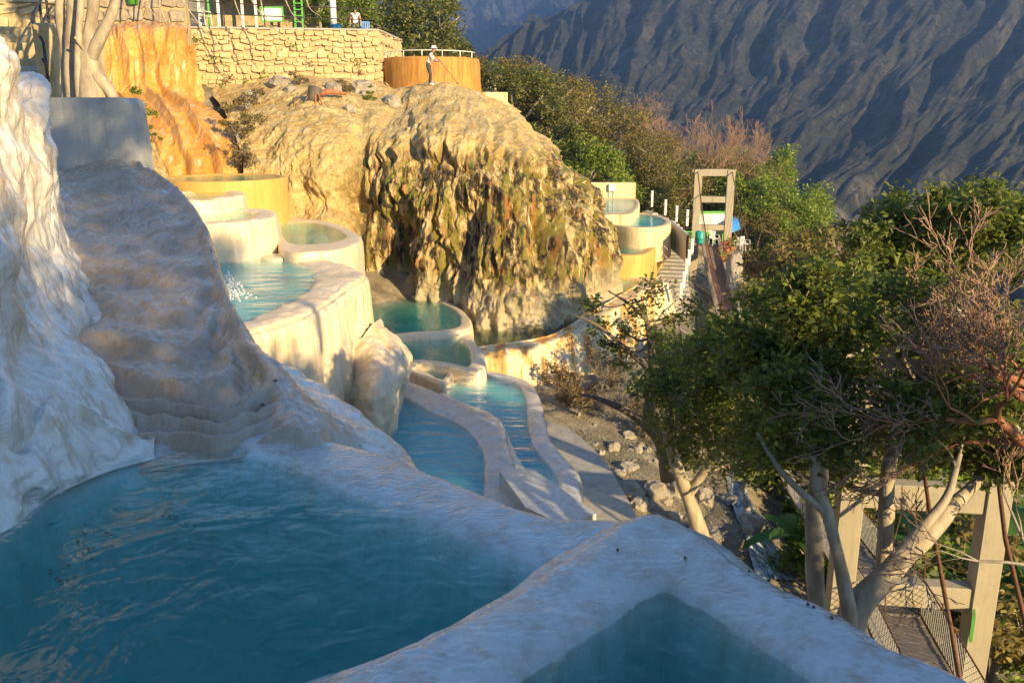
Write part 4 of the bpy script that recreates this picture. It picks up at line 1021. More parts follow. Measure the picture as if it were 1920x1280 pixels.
# ------------------------------------------------------------------ people
M['skin'] = plain('skin', (.33, .19, .12), .55, .08, 9, .05)
M['tshirt'] = plain('white_shirt', (.76, .74, .72), .85, .06, 14, .3)
M['plaid'] = plain('pale_checked_shirt', (.62, .50, .48), .85, .35, 16, .3)
M['trousers'] = plain('dark_trousers', (.05, .05, .055), .85, .15, 14, .3)
M['khaki'] = plain('khaki_trousers', (.13, .14, .08), .85, .15, 14, .3)
M['hair'] = plain('black_hair', (.015, .012, .01), .6, .2, 20, .4)
M['wood'] = plain('worn_wood', (.22, .13, .07), .7, .25, 14, .3)
def person(label, loc, rz, J, cloth, hat=None, hairm=True, scale=1.):
    """J: joint -> (x, y, z, radius); bones connect them; one skinned continuous body"""
    bones = [('pelvis', 'belly'), ('belly', 'chest'), ('chest', 'neck'), ('neck', 'chin'), ('chin', 'head'), ('head', 'crown'),
             ('chest', 'shL'), ('shL', 'elL'), ('elL', 'wrL'), ('wrL', 'haL'), ('chest', 'shR'), ('shR', 'elR'), ('elR', 'wrR'), ('wrR', 'haR'),
             ('pelvis', 'hipL'), ('hipL', 'knL'), ('knL', 'anL'), ('anL', 'toL'), ('pelvis', 'hipR'), ('hipR', 'knR'), ('knR', 'anR'), ('anR', 'toR')]
    names = list(J); me = bpy.data.meshes.new('body'); me.from_pydata([J[k][:3] for k in names], [(names.index(a), names.index(b)) for a, b in bones], [])
    o = bpy.data.objects.new('tmp', me); COL.objects.link(o)
    o.modifiers.new('s', 'SKIN'); 
    for i, k in enumerate(names):
        r = J[k][3]; me.skin_vertices[0].data[i].radius = (r, r) if not hasattr(r, '__len__') else r
        me.skin_vertices[0].data[i].use_root = (k == 'pelvis')
    m = o.modifiers.new('d', 'SUBSURF'); m.levels = 2; m.render_levels = 2
    bpy.context.view_layer.update()
    ev = o.evaluated_get(bpy.context.evaluated_depsgraph_get()); body = bpy.data.meshes.new_from_object(ev); bpy.data.objects.remove(o); body.name = 'body'
    mats = []; 
    def idx(mt):
        if mt not in mats: mats.append(mt); body.materials.append(mt)
        return mats.index(mt)
    seg = [(np.array(J[a][:3]), np.array(J[b][:3]), cloth.get((a, b), cloth.get(b, M['skin']))) for a, b in bones]
    body.materials.clear(); ids = [idx(s_[2]) for s_ in seg]
    for p in body.polygons:
        q = np.array(p.center); best = 9e9; bi = 0
        for (a, b, mt), i in zip(seg, ids):
            t = np.clip(((q - a) @ (b - a)) / ((b - a) @ (b - a) + 1e-9), 0, 1); dd = np.linalg.norm(q - a - t * (b - a))
            if dd < best: best = dd; bi = i
        p.material_index = bi; p.use_smooth = True
    root = empty('person', label, 'person', loc); root.rotation_euler = (0, 0, rz); root.scale = (scale,) * 3
    obj('body', body, None, root)
    hx, hy, hz = J['head'][:3]
    if hat is not None:
        obj('hat', MB().lathe([(.20, 0), (.19, .015), (.115, .03), (.11, .10), (.07, .13), (.0, .135)], (hx, hy, hz + .05), 18).me('hat', True), hat, root)
    else:
        obj('hair', MB().lathe([(.095, -.06), (.108, .0), (.10, .06), (.06, .105), (0, .118)], (hx - .012, hy, hz + .03), 16).me('hair', True), M['hair'], root)
    nose = MB().tube([(hx + .085, hy, hz + .01), (hx + .118, hy, hz - .025)], [.012, .018], 6).me('nose', True); obj('nose', nose, M['skin'], root)
    for s_ in (-1, 1): obj('eye', MB().lathe([(.001, -.008), (.010, 0), (.001, .008)], (hx + .092, hy + s_ * .034, hz + .018), 8).me('eye', True), M['hair'], root)
    for s_ in (-1, 1): obj('ear', MB().lathe([(.004, -.03), (.016, 0), (.004, .03)], (hx, hy + s_ * .098, hz), 8).me('ear', True), M['skin'], root)
    return root
shirt = lambda m: {'belly': m, 'chest': m, 'shL': m, 'shR': m, 'elL': m, 'elR': m}
def pants(m): return {'hipL': m, 'hipR': m, 'knL': m, 'knR': m, 'anL': m, 'anR': m, 'toL': M['white'], 'toR': M['white']}
JW = dict(pelvis=(-.06, 0, .93, (.16, .12)), belly=(0, 0, 1.08, (.16, .12)), chest=(.10, 0, 1.28, (.17, .12)), neck=(.17, 0, 1.44, .058), chin=(.22, 0, 1.52, .075), head=(.245, 0, 1.585, .10), crown=(.25, 0, 1.66, .08),
          shL=(.12, .17, 1.36, .075), elL=(.22, .23, 1.10, .055), wrL=(.43, .10, 1.08, .04), haL=(.50, .07, 1.07, .045), shR=(.12, -.17, 1.36, .075), elR=(.24, -.24, 1.12, .055), wrR=(.46, -.10, 1.16, .04), haR=(.53, -.06, 1.18, .045),
          hipL=(-.05, .10, .88, .10), knL=(.05, .12, .48, .075), anL=(-.03, .12, .09, .055), toL=(.14, .13, .04, .045), hipR=(-.05, -.10, .88, .10), knR=(.10, -.11, .49, .075), anR=(.08, -.11, .09, .055), toR=(.25, -.12, .04, .045))
wp = hit(805, 160)
worker = person('person in pale checked shirt and dark trousers sweeping the cliff top with a pole', tuple(wp - Vector((0, 0, .02))), R(-8), JW, {**shirt(M['plaid']), **pants(M['trousers']), ('elL', 'wrL'): M['plaid']}, hat=M['tshirt'])
b0 = wp + Vector((.38, -.12, 1.25)); b1 = wp + Vector((1.32, -.25, .08))
bt = empty('push_broom', 'long dark pole broom held by the person on the cliff top', 'broom', tuple(b1))
part('handle', MB().tube([b0 + (b0 - b1) * .12, b1], .02, 6).me('handle', True), M['wood'], bt); part('head', MB().box(tuple(b1), (.12, .4, .07), bev=.015).me('head'), M['wood'], bt)
JS = dict(pelvis=(0, 0, .95, (.15, .12)), belly=(0, 0, 1.1, (.16, .12)), chest=(0, 0, 1.30, (.19, .12)), neck=(.01, 0, 1.47, .06), chin=(.03, 0, 1.54, .078), head=(.035, 0, 1.61, .10), crown=(.03, 0, 1.69, .08),
          shL=(0, .19, 1.40, .078), elL=(-.02, .26, 1.12, .055), wrL=(.08, .27, .88, .04), haL=(.10, .26, .80, .045), shR=(0, -.19, 1.40, .078), elR=(-.02, -.27, 1.12, .055), wrR=(.06, -.28, .88, .04), haR=(.08, -.27, .80, .045),
          hipL=(0, .10, .9, .10), knL=(.01, .11, .49, .075), anL=(-.02, .12, .09, .055), toL=(.13, .13, .04, .045), hipR=(0, -.10, .9, .10), knR=(.01, -.11, .49, .075), anR=(-.02, -.12, .09, .055), toR=(.13, -.13, .04, .045))
p = PY(667, 52, 47.6)
person('person in white shirt standing on the terrace behind the stone wall', (p[0], p[1], 3.5), R(-90), JS, {**shirt(M['tshirt']), **pants(M['khaki']), ('shL', 'elL'): M['skin'], ('shR', 'elR'): M['skin']})
def plastic_chair(label, loc, rz, mat, sc=1., group=None):
    root = empty('plastic_chair', label, 'chair', loc, group); root.rotation_euler = (0, 0, rz); root.scale = (sc,) * 3
    obj('seat', MB().box((0, 0, .43), (.44, .44, .03), bev=.01).me('seat'), mat, root)
    b = MB(); b.box((0, .22, .84), (.44, .03, .06), bev=.01)
    for k in range(5): b.box((-.18 + .09 * k, .21, .64), (.045, .02, .38))
    obj('backrest', b.me('backrest'), mat, root)
    for sx in (-1, 1):
        obj('armrest', MB().tube([(sx * .23, .2, .66), (sx * .24, -.18, .66), (sx * .23, -.2, .44)], .02, 6).me('armrest'), mat, root)
        for sy in (-1, 1): obj('leg', MB().tube([(sx * .2, sy * .2, .43), (sx * .23, sy * .23, 0)], [.022, .016], 6).me('leg'), mat, root)
    return root
p = PY(684, 52, 47.2); plastic_chair('blue plastic chair beside the person on the terrace', (p[0], p[1], 3.62), R(200), M['blue'])
p = PY(384, 30, 48); plastic_chair('white plastic chair under the terrace shelter', (p[0], p[1], 4.4), R(150), M['white'])
# ------------------------------------------------------------------ terrace shelter and clutter
def shelter():
    x0, x1, y0, y1, z0 = PY(368, 30, 49)[0], PY(585, 30, 49)[0], 48.4, 51, 3.4
    root = empty('terrace_shelter', 'open terrace shelter with white and green posts and dark roof', 'shelter', (x0, y0, z0))
    part('roof', MB().box(((x0 + x1) / 2 + 1, (y0 + y1) / 2, 6.35), (x1 - x0 + 1.2, 3.4, .16), Matrix.Rotation(.06, 3, 'X')).me('roof'), M['bark_dark'], root)
    for px_, m in ((374, 'white'), (392, 'green'), (410, 'white'), (455, 'white'), (480, 'white'), (553, 'green'), (567, 'green')):
        q = PY(px_, 30, 48.4); part('post', MB().box((q[0], q[1], 4.8), (.13 if m == 'white' else .09, .1, 3.0), bev=.01).me('post'), M[m], root)
    q = PY(510, 31, 48.6); part('back_wall', MB().box(((x0 + x1) / 2, 50.6, 4.7), (x1 - x0, .15, 2.9)).me('back_wall'), M['mortar'], root)
    s_ = part('notice_board', MB().box((q[0], q[1], 5.0), (1.05, .06, .62), bev=.01).me('notice_board'), M['white'], root)
    for dx, dz, w, h in ((0, .34, 1.2, .07), (0, -.34, 1.2, .07), (.57, 0, .07, .62), (-.57, 0, .07, .62)): part('frame', MB().box((q[0] + dx, q[1] - .01, 5.0 + dz), (w, .08, h)).me('frame'), M['green'], root)
    q = PY(560, 35, 48.3)
    for k in range(5): part('slat', MB().box((q[0], q[1] - .02, 4.3 + k * .3), (.42, .03, .05)).me('slat'), M['green'], root)
shelter()
q = PY(625, 30, 47.4); root = empty('white_post', 'stout white painted post among green leaves on the terrace', 'post', (q[0], q[1], 3.4)); part('shaft', MB().tube([(q[0], q[1], 3.4), (q[0], q[1], 6.4)], .16, 12).me('shaft', True), M['white'], root); part('base', MB().box((q[0], q[1], 3.6), (.5, .5, .4), bev=.03).me('base'), M['white'], root)
def bucket(label, px_, py_, Y, r, h, mat):
    q = PY(px_, py_, Y); root = empty('bucket', label, 'bucket', tuple(q))
    part('tub', MB().lathe([(0, 0), (r * .8, 0), (r, h), (r * 1.08, h), (r * 1.08, h - .03), (r * .97, h - .03), (r * .8, .05), (0, .05)], tuple(q), 18).me('tub', True), mat, root)
    part('handle', MB().tube([Vector(q) + Vector((r * math.cos(a), 0, h + r * .6 * math.sin(a))) for a in np.linspace(0, math.pi, 9)], .012, 5).me('handle', True), M['iron'], root)
bucket('round green bucket hanging at the top edge beside the pale tree', 249, 9, 43, .30, .5, M['green'])
bucket('teal bucket standing on the dark stone wall', 343, 17, 43.6, .18, .28, M['teal'])
bucket('blue tub on the terrace edge left of the white shirt person', 630, 56, 46.6, .3, .24, M['blue'])

# ------------------------------------------------------------------ grey wall, pale tree and stone stairs at upper left
root = empty('plastered_wall', 'grey plastered wall dappled by shade above the cascade', 'wall', tuple(PY(165, 325, 15.6)))
a0, a1 = PY(92, 183, 15.6), PY(240, 187, 15.6); zt = a0[2]
mb = MB(); w_ = a1[0] - a0[0]; prof = [(0, 0)] + [(w_ - .12, 0), (w_ - .05, -.03), (w_, -.10), (w_ + .10, -2.2), (0, -2.2)]
V = [(a0[0] + x, 15.5, zt + z) for x, z in prof] + [(a0[0] + x, 16.3, zt + z) for x, z in prof]; n_ = len(prof)
mb.add(V, [tuple(range(n_))[::-1], tuple(range(n_, 2 * n_))] + [(i, (i + 1) % n_, n_ + (i + 1) % n_, n_ + i) for i in range(n_)])
part('wall', mb.me('wall'), M['greywall'], root)
limbs = [
 L([(178, 215, 18), (176, 178, 18), (168, 130, 18), (166, 100, 18), (172, 53, 18), (176, 0, 18), (180, -60, 18)], [.42, .30, .21, .18, .13, .11, .09]),
 L([(168, 112, 18), (190, 72, 17.9), (212, 18, 17.9), (222, -30, 17.9)], [.15, .12, .095, .08]),
 L([(140, 215, 18.3), (134, 142, 18.3), (134, 80, 18.3), (137, 0, 18.3), (140, -60, 18.3)], [.16, .13, .12, .115, .1]),
 L([(152, 190, 17.9), (146, 130, 17.9), (148, 60, 17.9), (152, 0, 18), (150, -50, 18)], [.09, .075, .07, .07, .05]),
 L([(128, 200, 18.5), (122, 100, 18.5), (114, 40, 18.5), (112, -40, 18.5)], [.13, .10, .09, .08]),
 L([(168, 130, 18), (205, 170, 17.9), (214, 200, 17.8)], [.15, .12, .06]), L([(160, 96, 17.9), (148, 80, 17.8), (140, 70, 17.7)], [.045, .035, .02])]
g = np.random.default_rng(77)
cl = [(*(PY(150, -60, 18) + np.array([g.normal() * 2.0, g.normal() * 1.4, 1.2 + g.uniform(0, 2.4)])), g.uniform(.4, .7)) for k in range(16)]
leafy_tree('pale_trunk_tree', 'cluster of smooth cream trunks standing above the grey plastered wall', limbs, cl, M['leaf_dark'], M['bark_pale'], 420, .13, 36)
# drooping bare twigs at the top
g = np.random.default_rng(5)
root = empty('hanging_branches', 'thin bare twigs hanging down in front of the terrace wall', 'branches', tuple(PY(340, -120, 40)))
for k, (xa, xb, yb) in enumerate([(262, 330, 78), (300, 300, 60), (330, 420, 95), (430, 470, 60), (455, 540, 75), (520, 575, 52), (560, 600, 30), (290, 352, 130), (480, 505, 40)]):
    P = cat(np.array([PY(340 + (xa - 340) * .6, -140, 41), PY(xa, -30, 40.6), PY((xa + xb) / 2, yb * .5, 40.3), PY(xb, yb, 40)]), 12)
    part('twig', MB().tube(P, np.linspace(.05, .012, 12), 5).me('twig', True), M['bark_pale'], root)
# stair with stone face and rails
st = empty('stone_stair', 'curved rough stone stair with iron rails behind the white slab', 'stair', tuple(PY(60, 190, 22)))
for k in range(9):
    q = PY(28 + k * 4, 168 - k * 15, 21 + k * .35); part('step', MB().box((q[0] - 1.2, q[1] + .4, q[2] - .3), (3.2 - k * .06, 1.0, .56), Matrix.Rotation(.12 * k * .3, 3, 'Z'), bev=.03).me('step'), M['greywall'] if k < 4 else M['mortar'], st)
q = PY(97, 180, 20.6); part('side_wall', MB().box((q[0], q[1] + 1.2, q[2] + .4), (.42, 2.6, 2.3), bev=.05).me('side_wall'), M['mortar'], st)
railing('dark iron handrail climbing the stone stair', [PY(92, 165, 20.2), PY(70, 118, 21.5), PY(84, 80, 23), PY(100, 50, 24.5)], .95, 1.1, M['iron'], .03)
stone_wall('rough golden stone wall above the stair', PY(-60, 60, 25), PY(118, 60, 25.4), 1.2, 2.9, .32, .46, STV, .6, 12, 80, .10)
stone_wall('upper golden stone wall at the top left corner', PY(-60, 10, 27), PY(120, 10, 27.4), 3.2, 5.4, .5, .5, STV, .6, 13, 60, .10)

# ------------------------------------------------------------------ boulders, stump and roots on the cliff
def rock_at(p, s_, label=None, group=None, seed=0, mat=None, name='boulder', sink=.45):
    o = bpy.data.objects.new(name, rocks[seed % 7]); link(o); sc = np.array([s_ * random.uniform(.85, 1.25), s_ * random.uniform(.8, 1.1), s_ * random.uniform(.6, .95)])
    o.scale = sc; o.rotation_euler = (random.uniform(-.3, .3), random.uniform(-.3, .3), random.uniform(0, 6.28)); o.location = Vector(p) + Vector((0, 0, sc[2] * (.5 - sink)))
    tag(o, label, 'rock', group); return o
for i, (x, y, s_, lab) in enumerate([(527, 150, .42, 'pale grey boulder lodged left on the cliff edge'), (680, 165, .62, 'large pale boulder below the wall corner'), (625, 160, .38, 'dark split boulder beside the dead stump'), (466, 175, .35, 'small boulder at the left rim of the cliff top'), (545, 162, .22, 'small stone next to the left boulder'), (735, 185, .45, 'rounded boulder in the gap left of the orange tank'), (655, 200, .3, 'low pale stone beneath the large boulder')]):
    h = hit(x, y + 8)
    if h: rock_at(h, s_, lab, 'boulders on the cliff edge', i)
h = hit(592, 182)
st = empty('dead_stump', 'reddish dead stump with roots clinging to the cliff edge', 'stump', tuple(h))
part('log', MB().tube([h + Vector((-.1, -.35, -.25)), h + Vector((0, -.3, .1)), h + Vector((.05, -.2, .32)), h + Vector((.05, -.2, .33)), h + Vector((.05, -.22, .12))], [.30, .26, .31, .22, .15], 11).me('log', True), M['bark_dark'], st)
part('branch', MB().tube([h + Vector((.1, -.2, .1)), h + Vector((.6, 0, .22)), h + Vector((1.2, .3, .12))], [.14, .12, .05], 9).me('branch', True), M['bark_red'], st)
for k, (dx, dz) in enumerate([(-.1, -1.5), (.15, -1.0), (-.35, -.8), (.4, -.7), (-.7, -.4)]):
    part('root', MB().tube(cat(np.array([h + Vector((dx * .3, -.35, .25)), h + Vector((dx, -.75, dz * .4)), h + Vector((dx * 1.1, -.72, dz))]), 8), np.linspace(.06, .012, 8) * random.uniform(.7, 1.2), 6).me('root', True), M['bark_red'] if k % 2 else M['bark_dark'], st)

# ------------------------------------------------------------------ dam, pond, wedge, path
def sweep_wall(name, label, outer, inner, zt, zb, mat, px=True, cat_='wall', disp=.03, flare=.2, nn=90):
    """wall with a flat top between two pixel curves at height zt"""
    O = cat(np.array([PZ(*p, zt) for p in outer]), nn); I = cat(np.array([PZ(*p, zt) for p in inner]), nn)
    t = np.gradient(O, axis=0); nrm = np.stack([t[:, 1], -t[:, 0], 0 * t[:, 0]], 1); nrm /= np.linalg.norm(nrm, axis=1, keepdims=True)
    s_ = np.sign(((O - I) * nrm).sum(1).mean()); nrm *= s_
    dz = np.array([0, 0, 1.])
    H = zt - zb
    rows = [O + nrm * flare * f - dz * H * (1 - g_) for f, g_ in ((1., 0), (.8, .2), (.6, .4), (.4, .6), (.2, .8))] + [O + nrm * .02 - dz * .06, O - nrm * .04, (O + I) / 2, I + nrm * .04, I - dz * .06, I - dz * 1.2]
    G = cat(np.stack(rows), 56); n = normals(G); d = disp * fbm(G * 1.3, 4) + disp * ridged(G * np.array([1.2, 1.2, .2]), 3) * (G[..., 2] < zt - .03)
    n = n * np.where((n * np.array([0, -1, .4])).sum(-1).mean() < 0, -1, 1); G = G + n * d[..., None]
    c = O.mean(0); root = empty(name, label, cat_, (c[0], c[1], zb)); part('wall', mesh_from('wall', G.reshape(-1, 3), gridF(*G.shape[:2])), mat, root); return root
M['dam'] = N('dam_streaked_render'); n = M['dam']
c_ = n.ramp(n.noise(1.2, 5, .6, n.pos((1.6, .8, .1))), [(.32, (.36, .15, .03)), (.43, (.58, .32, .09)), (.51, (.70, .58, .40)), (.58, (.60, .35, .11)), (.68, (.36, .16, .035))])
M['dam'] = n.set(col=c_, rough=.6, nrm=n.bump(n.noise(7, 6, .65, n.pos((1, 1, .3))), .5, .08))
sweep_wall('stone_dam', 'long curved dam wall streaked orange and white below the cliff', [(895, 664), (984, 650), (1050, 634), (1109, 603), (1165, 570), (1222, 536), (1250, 528)], [(893, 652), (984, 640), (1040, 626), (1095, 594), (1150, 562), (1205, 530), (1235, 520)], -6.72, -8.9, M['dam'], flare=.75, disp=.05)
K = [PZ(x, y, -6.95) for x, y in [(880, 655), (984, 645), (1045, 630), (1105, 598), (1160, 566), (1180, 540), (1120, 540), (1000, 580), (900, 600), (870, 620)]]
Kn = cat(np.array(K), 60, True); zt_, zb_ = -6.95, -7.7
M['pond'] = water('pond_water', (.35, .45, .10), 2.5, 4., .12)
mbt = [tuple(t) for t in tessellate_polygon([[Vector((*k[:2], 0)) for k in Kn]])]
def flip(t):
    a, b, c2 = [Kn[i] for i in t]; return t if (b[0] - a[0]) * (c2[1] - a[1]) - (b[1] - a[1]) * (c2[0] - a[0]) > 0 else t[::-1]
mbt = [flip(t) for t in mbt]; ar = sum(Kn[i][0] * Kn[(i + 1) % 60][1] - Kn[(i + 1) % 60][0] * Kn[i][1] for i in range(60)) > 0
Fw = mbt + [tuple(60 + i for i in t[::-1]) for t in mbt] + [((i, 60 + i, 60 + (i + 1) % 60, (i + 1) % 60) if ar else ((i + 1) % 60, 60 + (i + 1) % 60, 60 + i, i)) for i in range(60)]
pond = empty('cliff_pond', 'dark still pond at the foot of the mossy cliff behind the dam', 'pond', (Kn[:, 0].mean(), Kn[:, 1].mean(), zb_))
part('water', mesh_from('water', np.concatenate([np.c_[Kn[:, :2], np.full(60, zt_)], np.c_[Kn[:, :2], np.full(60, zb_)]]), Fw, False), M['pond'], pond)
part('bed', mesh_from('bed', np.c_[Kn[:, :2] + (Kn[:, :2] - Kn[:, :2].mean(0)) * .02, np.full(60, zb_ + .06)], mbt, False), M['mortar'], pond)
# concrete wedge at the near end of the two blue pools
root = empty('concrete_wedge', 'sloping concrete buttress slab at the near end of the two blue pools', 'buttress', tuple(PZ(1000, 940, -7.)))
zt_ = -6.45
tp = [PZ(x, y, zt_) for x, y in ((936, 882), (962, 877), (1002, 880), (1118, 962), (1060, 985), (985, 950))]
V = [tuple(v) for v in tp] + [(v[0], v[1], -8.3) for v in tp]; m_ = len(tp)
mb = MB(); mb.add(V, [tuple(range(m_)), tuple(range(2 * m_ - 1, m_ - 1, -1))] + [(i, m_ + i, m_ + (i + 1) % m_, (i + 1) % m_) for i in range(m_)])
part('slab', mb.me('slab'), M['flow_wet_shade'], root)
# path beside the winding pool
P_ = [PZ(x, y, -7.95) for x, y in [(1020, 790), (1060, 800), (1095, 825), (1130, 860), (1160, 905), (1195, 985), (1130, 1010), (1075, 1000), (1060, 900), (1025, 830)]]
Kp = cat(np.array(P_), 60, True); f_ = [tuple(t) for t in tessellate_polygon([[Vector((*k[:2], 0)) for k in Kp]])]
V = np.concatenate([Kp, Kp - np.array([0, 0, .35])]); F = f_ + [(i, 60 + i, 60 + (i + 1) % 60, (i + 1) % 60) for i in range(60)]
o = obj('path', mesh_from('path', V, F, False), M['concrete']); tag(o, 'smooth concrete path beside the winding pool', None, None, 'structure')

# ------------------------------------------------------------------ far pools, stairs, posts, gate
ring_pool('thermal_pool', 'rectangular blue pool with cream back wall in the far distance',
 [(1085, 372), (1190, 372), (1188, 398), (1150, 402), (1085, 402)], [(1090, 375), (1184, 375), (1180, 394), (1150, 397), (1090, 397)], -4.55, -6.5, M['cream_wall'], M['water_fine'], n=120, lip=.03, flare=.05, disp=.01)
q0, q1 = PZ(1095, 370, -4.5), PZ(1192, 370, -4.5)
root = empty('parapet_wall', 'low cream parapet behind the far rectangular pool', 'wall', tuple(q0)); part('wall', MB().box(((q0[0] + q1[0]) / 2, q0[1] + .25, -4.2), (q1[0] - q0[0], .35, 1.0), bev=.04).me('wall'), M['cream_wall'], root)
c = PZ(1188, 411, -5.0)
ring_pool('thermal_pool', 'round far pool with bright blue water and cream wall beside the stairs', ell(c[0], c[1], 1.72, 3.3), ell(c[0], c[1], 1.45, 2.9), -5.0, -6.6, M['cream_wall'], M['water_fine'], px=False, n=120, lip=.03, flare=.08, disp=.012)
ring_pool('thermal_pool', 'straight sided far pool with cream wall beside the stone path',
 [(1120, 448), (1234, 447), (1236, 455), (1208, 476), (1140, 478), (1110, 476)], [(1124, 451), (1222, 450), (1220, 455), (1200, 473), (1140, 474), (1118, 472)], -5.9, -8.3, M['yellow_wall'], M['water_clear'], n=140, lip=.03, flare=.05, disp=.01, slope=.05)
ring_pool('thermal_pool', 'white empty looking ledge pool at the cliff corner below the far pools',
 [(1130, 520), (1170, 512), (1215, 520), (1235, 535), (1190, 552), (1140, 560)], [(1140, 526), (1170, 519), (1205, 525), (1218, 534), (1188, 546), (1146, 552)], -6.85, -8.4, M['flow_dry'], M['water_clear'], n=100, depth=.2, slope=.05)
h_ = PZ(1131, 392, -4.55)
bh = empty('person', 'dark haired bather with head above the far blue water', 'person', (h_[0], h_[1], -4.8))
bm = MB().lathe([(.18, -.25), (.20, -.08), (.12, .02), (.06, .06), (.065, .12), (.09, .17), (.105, .24), (.10, .30), (.06, .36), (0, .375)], (h_[0], h_[1], -4.72), 16).me('body', True); part('body', bm, M['skin'], bh)
part('hair', MB().lathe([(.11, .24), (.115, .30), (.07, .375), (0, .392)], (h_[0], h_[1] + .01, -4.72), 16).me('hair', True), M['hair'], bh)
# stair path climbing along the far pools
sp_ = [(1262, 560, -7.75), (1260, 530, -7.45), (1262, 505, -7.2), (1268, 482, -6.9), (1272, 462, -6.6), (1270, 445, -6.3), (1258, 425, -5.9), (1240, 408, -5.5), (1215, 395, -5.1)]
SPp = np.array([PZ(*p) for p in sp_]); SPf = cat(SPp, 27)
st = empty('stone_stairway', 'long grey stone stairway climbing beside the far pools', 'stair', tuple(SPf[0]))
for k in range(26):
    a, b = SPf[k], SPf[k + 1]; d = b - a; w_ = 1.5 - .015 * k; ang = math.atan2(d[1], d[0])
    part('step', MB().box(((a + b) / 2 + np.array([0, 0, -.35])).tolist(), (np.linalg.norm(d[:2]) + .08, w_, .66), Matrix.Rotation(ang, 3, 'Z'), bev=.02).me('step'), M['concrete'], st)
def white_post(px_, py_, Y, h, label):
    q = PY(px_, py_, Y); root = empty('white_post', label, 'post', tuple(q), 'white posts along the far stairway')
    part('shaft', MB().box((q[0], q[1], q[2] + h / 2), (.12, .12, h), bev=.02).me('shaft'), M['white'], root); part('cap', MB().box((q[0], q[1], q[2] + h + .03), (.15, .15, .05), bev=.015).me('cap'), M['white'], root)
for i, (x, y, Y, h) in enumerate([(1222, 388, 50, .85), (1247, 404, 48, .8), (1268, 416, 47, .8), (1288, 424, 46, .8), (1297, 478, 41, .7), (1291, 497, 39.5, .65), (1286, 515, 38, .65), (1281, 540, 36.5, .65), (1276, 562, 35, .65)]):
    white_post(x, y, Y, h, ['leftmost white post on the far curved parapet', 'second white post from the left on the far parapet', 'third white post from the left on the far parapet', 'white post on the far parapet next to the bridge tower', 'white post beside the bridge, just below the green gate', 'second white post below the green gate', 'third white post below the green gate', 'fourth white post below the green gate', 'lowest white post on the stairway edge'][i])
sweep_wall('parapet_wall', 'curved grey parapet along the right side of the far stairway', [(1292, 440), (1275, 425), (1250, 408), (1215, 393)], [(1288, 442), (1268, 427), (1243, 410), (1209, 395)], -5.3, -6.6, M['concrete'], flare=.05, disp=.01, nn=40)
def gate():
    q = PY(1262, 470, 42.5); root = empty('green_gate', 'bright green framed wire gate across the far stairway', 'gate', tuple(q)); w_, h_ = .95, .92
    for dx in (0, w_ / 2, w_): part('upright', MB().box((q[0] + dx, q[1], q[2] + h_ / 2), (.045, .04, h_)).me('upright'), M['green'], root)
    for dz in (0, h_ / 2, h_): part('crossbar', MB().box((q[0] + w_ / 2, q[1] - .005, q[2] + dz), (w_, .035, .045)).me('crossbar'), M['green'], root)
    A, B = [], []
    for k in range(24): A.append((q[0] + k * w_ / 24, q[1], q[2])); B.append((q[0] + k * w_ / 24, q[1], q[2] + h_))
    part('wire_mesh', segs_mesh('wire_mesh', A, B, .004, .004), M['green'], root)['kind'] = 'stuff'
gate()
q = PY(1258, 472, 42.3); railing('thin grey handrail beside the far straight sided pool', [PY(1212, 470, 42), PY(1232, 472, 41.5), PY(1243, 492, 40.5), PY(1250, 500, 40)], .8, .9, M['steel'], .022)
root = empty('utility_box', 'small white box on a post behind the far rectangular pool', 'box', tuple(PY(1147, 362, 49.4))); q = PY(1147, 352, 49.4)
part('box', MB().box(tuple(q), (.36, .25, .4), bev=.03).me('box'), M['white'], root)
for s_ in (-1, 1): part('leg', MB().box((q[0] + s_ * .13, q[1], q[2] - .35), (.04, .04, .4)).me('leg'), M['white'], root)

# ------------------------------------------------------------------ suspension bridge
M['plank'] = plain('weathered_plank', (.17, .145, .13), .85, .3, 8, .4)
M['plank_red'] = plain('red_brown_plank', (.26, .15, .10), .8, .3, 8, .4)
M['net'] = plain('galvanised_mesh', (.55, .52, .46), .5, .1, 8, .0, .3)
M['rust'] = plain('rusty_cable', (.16, .075, .035), .7, .3, 20, .3, .3)
BA, BB = np.array([6.25, 13.]), np.array([11.45, 50.5]); bd = (BB - BA) / np.linalg.norm(BB - BA); bn = np.array([bd[1], -bd[0]])
LB = np.linalg.norm(BB - BA)
def deck(s_):
    t = s_ / LB; z = -8.0 + .7 * t - 1.8 * 4 * t * (1 - t) if 0 <= t <= 1 else (-8.0 + .01 * s_ if t < 0 else -7.3)
    p = BA + bd * s_; return np.array([p[0], p[1], z])
bridge = empty('suspension_bridge', 'concrete towered footbridge with plank deck and wire mesh sides', 'bridge', (BA[0], BA[1], -10.5))
rotB = Matrix.Rotation(math.atan2(bd[1], bd[0]), 3, 'Z')
def tower(c, zb, zt, beams, wd, sp_):
    for s_ in (-1, 1):
        p = c + bn * s_ * sp_ / 2; part('tower_post', MB().box((p[0], p[1], (zb + zt) / 2), (wd, wd, zt - zb), rotB, bev=.02).me('tower_post'), M['post'], bridge)
    for z, h in beams: part('cross_beam', MB().box((c[0], c[1], z), (wd * .8, sp_ - wd + .004, h), rotB, bev=.015).me('cross_beam'), M['post'], bridge)
tower(BA + np.array([.3, 0]), -11.5, -4.1, [(-7.62, .40), (-5.9, .42), (-4.32, .4)], .37, 2.2)
tower(BB, -10.5, -3.05, [(-3.22, .38), (-4.72, .34), (-6.3, .3)], .42, 1.82)
pm = MB().box((0, 0, 0), (.235, .92, .05), bev=.006).me('plank'); pm.materials.append(M['plank'])
pm2 = MB().box((0, 0, 0), (.235, 1.0, .05), bev=.006).me('plank'); pm2.materials.append(M['plank_red'])
sv = np.arange(-5.5, LB, .25)
